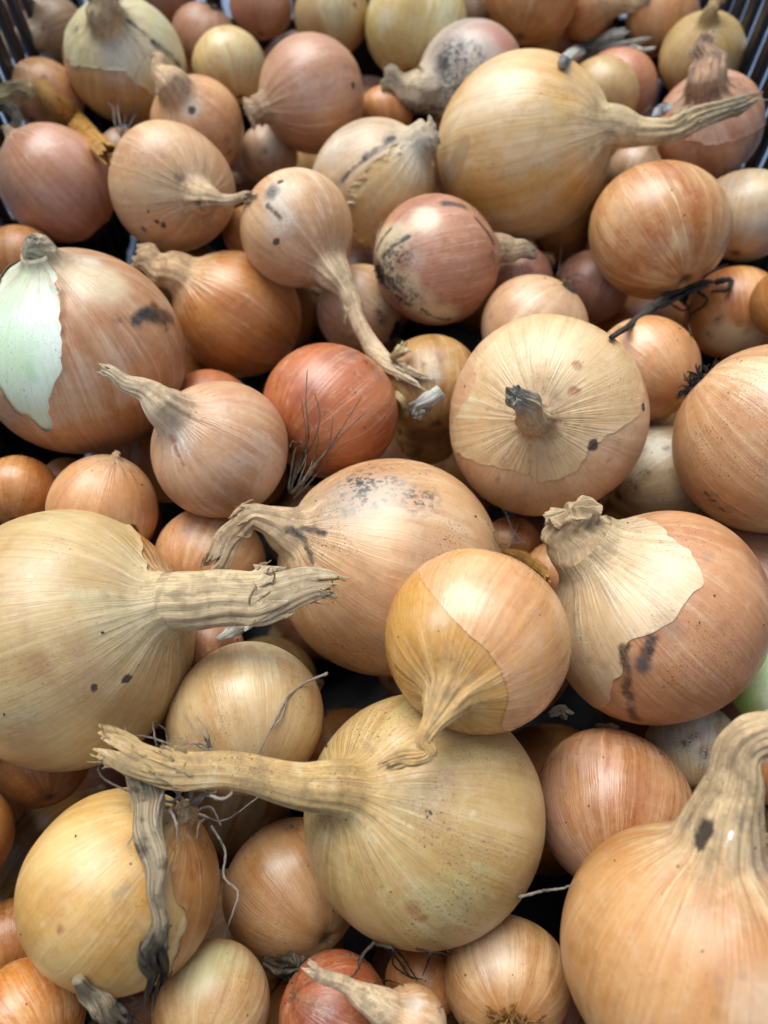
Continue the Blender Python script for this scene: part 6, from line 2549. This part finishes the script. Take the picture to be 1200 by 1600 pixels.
def make_skin(d, sk, NU, NV, wv, mat, parent):
    V, sv, u = bulb_rings(d, NU, NV, wv)
    nr = NV + 1
    Vf = V.reshape(-1, 3)
    Fq = grid_faces(nr, NU)
    Nv = vnormals(Vf, Fq)
    fb = fibs(sv, u)
    R, a = d['R'], d['a']
    D = Vf / np.array([R, R, R * a])
    D = D / np.linalg.norm(D, axis=1)[:, None]
    poly = np.array(sk['poly'], float)
    m = poly.mean(0)
    m /= np.linalg.norm(m)
    e1 = np.cross(m, [0.3, .5, .8])
    e1 /= np.linalg.norm(e1)
    e2 = np.cross(m, e1)

    def azi(q):
        c = np.clip(q @ m, -1, 1)
        t = q - c[:, None] * m
        ln = np.linalg.norm(t, axis=1) + 1e-9
        ang = np.arccos(c)
        return np.stack([t @ e1 / ln * ang, t @ e2 / ln * ang], 1)
    # rounded, finely torn outline
    p2 = azi(poly)
    for _ in range(2):
        p2 = np.stack([.75 * p2 + .25 * np.roll(p2, -1, 0), .25 * p2 + .75 * np.roll(p2, -1, 0)], 1).reshape(-1, 2)
    q2 = azi(D)
    f = sdist_poly(q2, p2)
    rs = np.random.default_rng(d['seed'] + 55)
    nz = 0
    for k in range(14):
        fr = rs.uniform(6, 60)
        v = rs.normal(size=2)
        v /= np.linalg.norm(v)
        nz = nz + math.sqrt(9 / fr) * np.sin(q2 @ v * fr + rs.uniform(0, 6.28))
    f = f + sk.get('rag', .02) * nz * .55
    if sk.get('hole'):
        f = -f
    lift = 1.5 * sk.get('lift', .4) / 1000
    nz2 = np.sin(q2[:, 0] * 13 + 1) * np.sin(q2[:, 1] * 11 + 2) * .5 + .5
    offv = .00016 + lift * np.exp(-np.clip(f, 0, 9) / .035) * (.25 + .75 * nz2)
    # torn skins curl off the bulb only away from the neck
    offv = offv * (1 - .6 * smooth01(fb[:, 2], .85, 1.0))
    Vo = Vf + Nv * offv[:, None]
    tri = np.vstack([Fq[:, [0, 1, 2]], Fq[:, [0, 2, 3]]])
    ft = f[tri]
    allin = (ft > 0).all(1)
    part = (ft > 0).any(1) & ~allin
    verts = list(map(tuple, Vo))
    fbl = list(map(tuple, fb))
    faces = [tuple(t) for t in tri[allin]]
    cache = {}

    def cut(i, j):
        key = (min(i, j), max(i, j))
        if key not in cache:
            t = f[i] / (f[i] - f[j])
            verts.append(tuple(Vo[i] + t * (Vo[j] - Vo[i])))
            fbl.append(tuple(fb[i] + t * (fb[j] - fb[i])))
            cache[key] = len(verts) - 1
        return cache[key]
    for t in tri[part]:
        o = []
        for k in range(3):
            i, j = int(t[k]), int(t[(k + 1) % 3])
            if f[i] > 0:
                o.append(i)
            if (f[i] > 0) != (f[j] > 0):
                o.append(cut(i, j))
        if len(o) >= 3:
            faces.append(tuple(o))
    used = sorted({i for fc in faces for i in fc})
    mp = {o: n for n, o in enumerate(used)}
    return mesh_obj('outer_skin', [verts[i] for i in used], [tuple(mp[i] for i in fc) for fc in faces], mat, parent,
                    fib=[fbl[i] for i in used])


def tube(lines, sides=5):
    """Thin strands: list of (radius, points) into one vertex / face list."""
    V, Fc, fb = [], [], []
    for rad, pts in lines:
        P, par = spline(pts, 10 * (len(pts) - 1)) if len(pts) > 2 else (np.array(pts, float), None)
        rs = np.random.default_rng(int(abs(P[0].sum()) * 1e6) % 99991)
        if len(P) > 4:
            P = P + rs.normal(size=P.shape) * rad * .16
        T, Nn, Bb = frames(P, (0.3, .8, .5))
        b = len(V)
        n = len(P)
        for i in range(n):
            t = i / (n - 1)
            r = rad * (1.15 - .75 * t) * (1 + .18 * math.sin(i * 1.7 + b))
            for k in range(sides):
                an = 2 * math.pi * k / sides
                V.append(P[i] + r * (math.cos(an) * Nn[i] + math.sin(an) * Bb[i]))
                fb.append((math.cos(an), math.sin(an), t))
        for i in range(n - 1):
            for k in range(sides):
                a0 = b + i * sides + k
                a1 = b + i * sides + (k + 1) % sides
                Fc.append((a0, a1, a1 + sides, a0 + sides))
        Fc.append(tuple(b + k for k in reversed(range(sides))))
        Fc.append(tuple(b + (n - 1) * sides + k for k in range(sides)))
    return V, Fc, fb


def tuft_lines(d, tf):
    rs = np.random.default_rng(d['seed'] + 300)
    R, a = d['R'], d['a']
    zb = -a * R * .95
    L = []
    for i in range(tf['n']):
        an = rs.uniform(0, 6.28)
        q = rs.uniform(0, 1) ** .6
        base = np.array([math.cos(an) * q * .13 * R, math.sin(an) * q * .13 * R, zb + .004 * R])
        dr = np.array([math.cos(an) * q * tf['spread'], math.sin(an) * q * tf['spread'], -1 + .6 * q])
        dr = dr / np.linalg.norm(dr)
        ln = R * tf['L'] * rs.uniform(.45, 1.15)
        pts = [base]
        p = base
        for k in range(4):
            dr = dr + rs.normal(size=3) * .38
            dr /= np.linalg.norm(dr)
            p = p + dr * ln / 4
            pts.append(p)
        L.append((tf['w'] * rs.uniform(.5, 1.1), pts))
    return L


def root_plate(d, parent):
    R, a = d['R'], d['a']
    V, Fc, fb = [], [], []
    rs = np.random.default_rng(d['seed'] + 400)
    n = 16
    for j, (rr, hh) in enumerate(((.155, -.02), (.14, .012), (.09, .035), (.03, .03))):
        for k in range(n):
            an = 2 * math.pi * k / n
            q = rr * R * (1 + rs.uniform(-.16, .16))
            V.append((math.cos(an) * q, math.sin(an) * q, -a * R * .955 - hh * R + rs.normal() * .008 * R))
            fb.append((math.cos(an), math.sin(an), j * .2))
    for j in range(3):
        for k in range(n):
            Fc.append((j * n + k, j * n + (k + 1) % n, (j + 1) * n + (k + 1) % n, (j + 1) * n + k)[::-1])
    Fc.append(tuple(3 * n + k for k in reversed(range(n))))
    return mesh_obj('root_plate', V, Fc, leaf_mat('plate'), parent, fib=fb)


def empty(name, label, cat, group=None):
    e = bpy.data.objects.new(name, None)
    COL.objects.link(e)
    e.empty_display_size = .01
    e['label'] = label
    e['category'] = cat
    if group:
        e['group'] = group
    return e


def build_onion(d, low=False):
    root = empty('onion', d['label'], 'onion', 'onions heaped in the crate')
    seed = d['seed']
    NU, NV = ((40, 26) if low else (120, 72) if d['q'] else (72, 52))
    wv = (waves(seed * 3 + 1, 8, 15, 3.5, .15), waves(seed * 3 + 2, 6, 5, 14.0, .4), waves(seed * 3 + 3, 8, 11, 1.0, .1))
    V, sv, u = bulb_rings(d, NU, NV, wv)
    R = d['R']
    knots = [(0, 0, d['zn'] * R)] + list(d['path'])
    hw = list(d['hw'])
    while len(hw) < len(knots):
        hw.append(hw[-1] * .8)
    rows = 8 if low else (44 if len(knots) > 3 else 26)
    S, al, _ = stalk(knots, hw, NU, rows, seed, (0, 0, 1), (1, 0, 0), d['vd'], d['flat'], d['pl'], d['jag'], d['wr'], wv)
    nb = len(sv)
    full = np.concatenate([V.reshape(-1, 3), S[1:].reshape(-1, 3)])
    Fq = grid_faces(nb + len(S) - 1, NU)
    Nv = vnormals(full, Fq)
    fb = np.concatenate([fibs(sv, u), fibs(al[1:], u)])
    base = d.get('under', d['col'])
    kw = dict(specks=d.get('specks', .25), gloss=d.get('gloss', 0), tip=d['tip'], neckcol=d.get('neckcol'))
    mat = onion_mat('onion_skin', base, seed, R, d['a'], d.get('spots', ()), flesh=bool(d.get('flesh')) or base == 'peeled', **kw)
    k0 = nb * NU
    Vb = list(full[:k0])
    Fb = [tuple(f) for f in grid_faces(nb, NU)] + [tuple(range(NU))[::-1]]
    mesh_obj('bulb', Vb, Fb, mat, root, normals=Nv[:k0], fib=fb[:k0])
    s0 = (nb - 1) * NU
    nn = len(S)
    nmat = mat if base == d['col'] or d.get('under') is None else onion_mat('onion_neck', d['col'], seed, R, d['a'], (), **kw)
    Fn = [tuple(f) for f in grid_faces(nn, NU)] + [tuple((nn - 1) * NU + k for k in range(NU))]
    mesh_obj('neck', full[s0:], Fn, nmat, root, normals=Nv[s0:], fib=fb[s0:])
    if d.get('sheath'):
        wv2 = (wv[0], waves(seed * 3 + 5, 6, 5, 14.0, .4), waves(seed * 3 + 6, 9, 14, 1.0, .1))
        S2, al2, _ = stalk(knots, hw, NU, 40, seed, (0, 0, 1), (1, 0, 0), d['vd'], d['flat'], d['pl'], .45, d['wr'], wv2, tmax=d['sheath'], swell=.07)
        S2 = S2[2:]
        mesh_obj('neck_sheath', S2.reshape(-1, 3), [tuple(f) for f in grid_faces(len(S2), NU)], nmat, root, fib=fibs(al2[2:], u))
    if d.get('fray'):
        rf_ = np.random.default_rng(seed + 900)
        ends = [(S[rows - 1], S[rows - 5], len(S))]
        if d.get('sheath'):
            ends.append((S2[-4], S2[-8], 0))
        L = []
        for E1, E0, _k in ends:
            tdir = (E1 - E0).mean(0)
            tdir /= np.linalg.norm(tdir) + 1e-9
            cen = E1.mean(0)
            for _ in range(d['fray']):
                i = int(rf_.integers(0, NU))
                p = E1[i] - tdir * .0015
                dr = tdir + (E1[i] - cen) / (np.linalg.norm(E1[i] - cen) + 1e-9) * rf_.uniform(-.1, .5) + rf_.normal(size=3) * .15
                pts = [p]
                ln = rf_.uniform(.002, .0055)
                for k in range(3):
                    dr = dr / np.linalg.norm(dr)
                    p = p + dr * ln / 3
                    pts.append(p)
                    dr = dr + rf_.normal(size=3) * .35
                L.append((rf_.uniform(.00016, .00042), pts))
        Vt, Ft, fbt = tube(L, 4)
        fine = mesh_obj('frayed_fibres', Vt, Ft, leaf_mat('creamleaf'), root, fib=fbt)
        fine['kind'] = 'stuff'
    for sk in d.get('skins', ()):
        sm = onion_mat('papery_skin', sk['col'], seed + 17, R, d['a'], d.get('skspots', d.get('spots', ())), alpha=.55 if sk['col'] == 'glassy' else 1.0, **kw)
        make_skin(d, sk, 220, 170, wv, sm, root)
    if d.get('tuft'):
        root_plate(d, root)
        Vt, Ft, fbt = tube(tuft_lines(d, d['tuft']))
        fine = mesh_obj('root_tuft', Vt, Ft, leaf_mat(d['tuft']['col']), root, fib=fbt)
        fine['kind'] = 'stuff'
    if d.get('roots'):
        Vt, Ft, fbt = tube([(w * .001 * .72, p) for w, p in d['roots']])
        fine = mesh_obj('roots', Vt, Ft, leaf_mat('root' if seed != 9 else 'grey'), root, fib=fbt)
        fine['kind'] = 'stuff'
    m = d['m']
    root.matrix_world = Matrix(((m[0][0], m[1][0], m[2][0], d['loc'][0]), (m[0][1], m[1][1], m[2][1], d['loc'][1]),
                                (m[0][2], m[1][2], m[2][2], d['loc'][2]), (0, 0, 0, 1)))
    return root


def simple_mat(name, c, rough=.5, bump=.0, scale=200):
    g = G(name)
    tc = g.N.new('ShaderNodeTexCoord')
    n = g.noise(tc.outputs['Object'], scale, 4, .6)
    g.put(g.b.inputs['Base Color'], g.mix(g.step(n, .35, .7), tuple(q * .75 for q in c[:3]) + (1,), tuple(min(1, q * 1.3) for q in c[:3]) + (1,)))
    g.put(g.b.inputs['Roughness'], g.step(n, .2, .8, rough - .1, rough + .12))
    g.put(g.b.inputs['Normal'], g.bump(n, .3, bump or .0005))
    return g.mat


# ------------------------------------------------------------------ setting: ground and crate
WX, YA, YB, FL, TOP = 0.171, -0.088, 0.458, -0.170, 0.052
gm = simple_mat('painted_ground', (.13, .18, .26), .75, .001, 30)
gv = [(-6, -6, FL - .012), (6, -6, FL - .012), (6, 6, FL - .012), (-6, 6, FL - .012)]
ground = mesh_obj('ground', gv, [(0, 1, 2, 3)], gm, smooth=False)
ground['kind'] = 'structure'

plastic = simple_mat('black_plastic', (.006, .006, .008), .42, .0003, 400)
crate = empty('crate', 'black slatted plastic crate holding the whole heap of onions', 'crate')


def box_mesh(name, sx, sy, sz, bev=.0008):
    import bmesh
    bm = bmesh.new()
    bmesh.ops.create_cube(bm, size=1.0)
    bmesh.ops.scale(bm, vec=(sx, sy, sz), verts=bm.verts)
    bmesh.ops.bevel(bm, geom=list(bm.edges), offset=bev, segments=2, profile=.5, affect='EDGES')
    me = bpy.data.meshes.new(name)
    bm.to_mesh(me)
    bm.free()
    me.materials.append(plastic)
    return me


def crate_part(name, me, loc, rz=0):
    o = bpy.data.objects.new(name, me)
    COL.objects.link(o)
    o.parent = crate
    o.location = loc
    o.rotation_euler = (0, 0, rz)


crate_part('floor_panel', box_mesh('floor_panel', 2 * WX - .004, YB - YA - .004, .004), (0, (YA + YB) / 2, FL - .003))
slat = box_mesh('slat', .0035, .0085, TOP - FL - .008)
y = YA + .012
while y < YB - .008:
    for sx in (-1, 1):
        crate_part('slat', slat, (sx * WX, y, (TOP + FL) / 2))
    y += .0158
x = -WX + .014
while x < WX - .01:
    for yy in (YA, YB):
        crate_part('slat', slat, (x, yy, (TOP + FL) / 2), math.pi / 2)
    x += .0158
panel_long = box_mesh('added_side_panel', .003, YB - YA - .012, .120)  # solid panels added to close slat gaps and keep light off lower layers
panel_short = box_mesh('added_side_panel', .003, 2 * WX - .012, .120)
for sx in (-1, 1):
    crate_part('added_side_panel', panel_long, (sx * (WX + .0035), (YA + YB) / 2, FL + .066))
for yy, s in ((YA, -1), (YB, 1)):
    crate_part('added_side_panel', panel_short, (0, yy + s * .0035, FL + .066), math.pi / 2)
rail_long = box_mesh('rail', .008, YB - YA + .012, .010)
rail_short = box_mesh('rail', .008, 2 * WX - .008, .0095)
for z in (FL + .004, -.075, TOP + .002):
    for sx in (-1, 1):
        crate_part('rail', rail_long, (sx * (WX + .0052 if z < TOP else WX), (YA + YB) / 2, z))
    for yy, s in ((YA, -1), (YB, 1)):
        crate_part('rail', rail_short, (0, yy + (s * .0052 if z < TOP else 0), z), math.pi / 2)
post = box_mesh('corner_post', .010, .010, TOP - FL)
for sx in (-1, 1):
    for yy in (YA, YB):
        crate_part('corner_post', post, (sx * (WX + .001), yy, (TOP + FL) / 2 - .006))

# ------------------------------------------------------------------ onions in view
visible = [build_onion(d) for d in ONIONS]

# ------------------------------------------------------------------ onions carrying them from below and around
protos = []
for k, c in enumerate(('brown', 'brown2', 'pink2', 'plum')):  # darker skin colours, chosen to deepen the shade in the gaps
    d = dict(loc=(0, 0, 0), R=.027, m=[(1, 0, 0), (0, 1, 0), (0, 0, 1)], a=.94, zn=1.04, col=c, label='onion lying in the lower layers of the heap, mostly out of sight',
             seed=200 + k, path=[(0, 0, .027 * 1.25)], hw=[.0045, .003], flat=.7, pl=.12, jag=.3, tip=.3, wr=.5, vd=(1, 0, 0), q=0)
    p = build_onion(d, low=True)
    p['group'] = 'buried onions'
    protos.append(p)
first = [True] * 4
for (loc, r, rot, k) in BURIED:
    p = protos[k]
    if first[k]:
        o = p
        first[k] = False
    else:
        o = p.copy()
        COL.objects.link(o)
        for ch in p.children:
            c = ch.copy()
            COL.objects.link(c)
            c.parent = o
    o.matrix_world = Matrix.LocRotScale(Vector(loc), Matrix.Rotation(0, 3, 'X').to_quaternion(), Vector((1, 1, 1)))
    o.rotation_euler = rot
    o.scale = (r / .027,) * 3

# ------------------------------------------------------------------ loose dry leaves, stems and root strands
for i, l in enumerate(LEAVES):
    ctr = np.array(l['pts'] if not l.get('only') else l['strands'][0][1]).mean(0)
    if l.get('only'):
        V, Fc, fb = tube([(w * .001 * .72, p) for w, p in l['strands']])
        o = mesh_obj(l['name'], [np.array(v) - ctr for v in V], Fc, leaf_mat(l['col']), fib=fb)
        o.location = ctr
        o['label'] = l['label']
        o['category'] = l['cat']
        continue
    S, al, u = stalk(l['pts'], l['w'], 48, 44, 700 + i, None, (0.2, .9, .4), l['vd'], l['flat'], l['pl'], l['jag'], 1.0, twist=l.get('twist', .5))
    S = S - ctr
    n = len(S)
    Fc = [tuple(f) for f in grid_faces(n, 48)] + [tuple((n - 1) * 48 + k for k in range(48)), tuple(range(48))[::-1]]
    if l.get('strands'):
        e = empty(l['name'], l['label'], l['cat'])
        e.location = ctr
        mesh_obj('stem', S.reshape(-1, 3), Fc, leaf_mat(l['col']), e, fib=fibs(al, u))
        V, F2, fb = tube([(w * .001 * .72, [tuple(np.array(q) - ctr) for q in p]) for w, p in l['strands']])
        mesh_obj('fibres', V, F2, leaf_mat(l['col']), e, fib=fb)
    else:
        o = mesh_obj(l['name'], S.reshape(-1, 3), Fc, leaf_mat(l['col']), fib=fibs(al, u))
        o.location = ctr
        o['label'] = l['label']
        o['category'] = l['cat']

# ------------------------------------------------------------------ crumbs of dry soil lying on the skins
rs = np.random.default_rng(77)
V, Fc = [], []
oct_v = np.array([(1, 0, 0), (-1, 0, 0), (0, 1, 0), (0, -1, 0), (0, 0, 1), (0, 0, -1)], float)
oct_f = [(0, 2, 4), (2, 1, 4), (1, 3, 4), (3, 0, 4), (2, 0, 5), (1, 2, 5), (3, 1, 5), (0, 3, 5)]
for root in visible:
    bulb = [c for c in root.children if c.name.startswith('bulb')][0]
    M3 = root.matrix_world.to_3x3()
    vs = bulb.data.vertices
    made = 0
    for _ in range(60):
        v = vs[int(rs.integers(0, len(vs)))]
        n = M3 @ v.normal
        if n.z < .35:
            continue
        p = np.array(root.matrix_world @ v.co)
        s = rs.uniform(.00012, .00034) * (1.7 if rs.random() < .1 else 1.0)
        b = len(V)
        for q in oct_v:
            V.append(p + np.array(n) * s * .5 + q * s * rs.uniform(.5, 1.3, 3))
        Fc += [tuple(b + k for k in f) for f in oct_f]
        made += 1
        if made > 7:
            break
soil = mesh_obj('soil_crumbs', V, Fc, simple_mat('dry_soil', (.05, .034, .022), .9, .0003, 900), smooth=False)
soil['kind'] = 'stuff'
soil['label'] = 'tiny dark crumbs of dry soil sprinkled on the onion skins'
soil['category'] = 'soil'
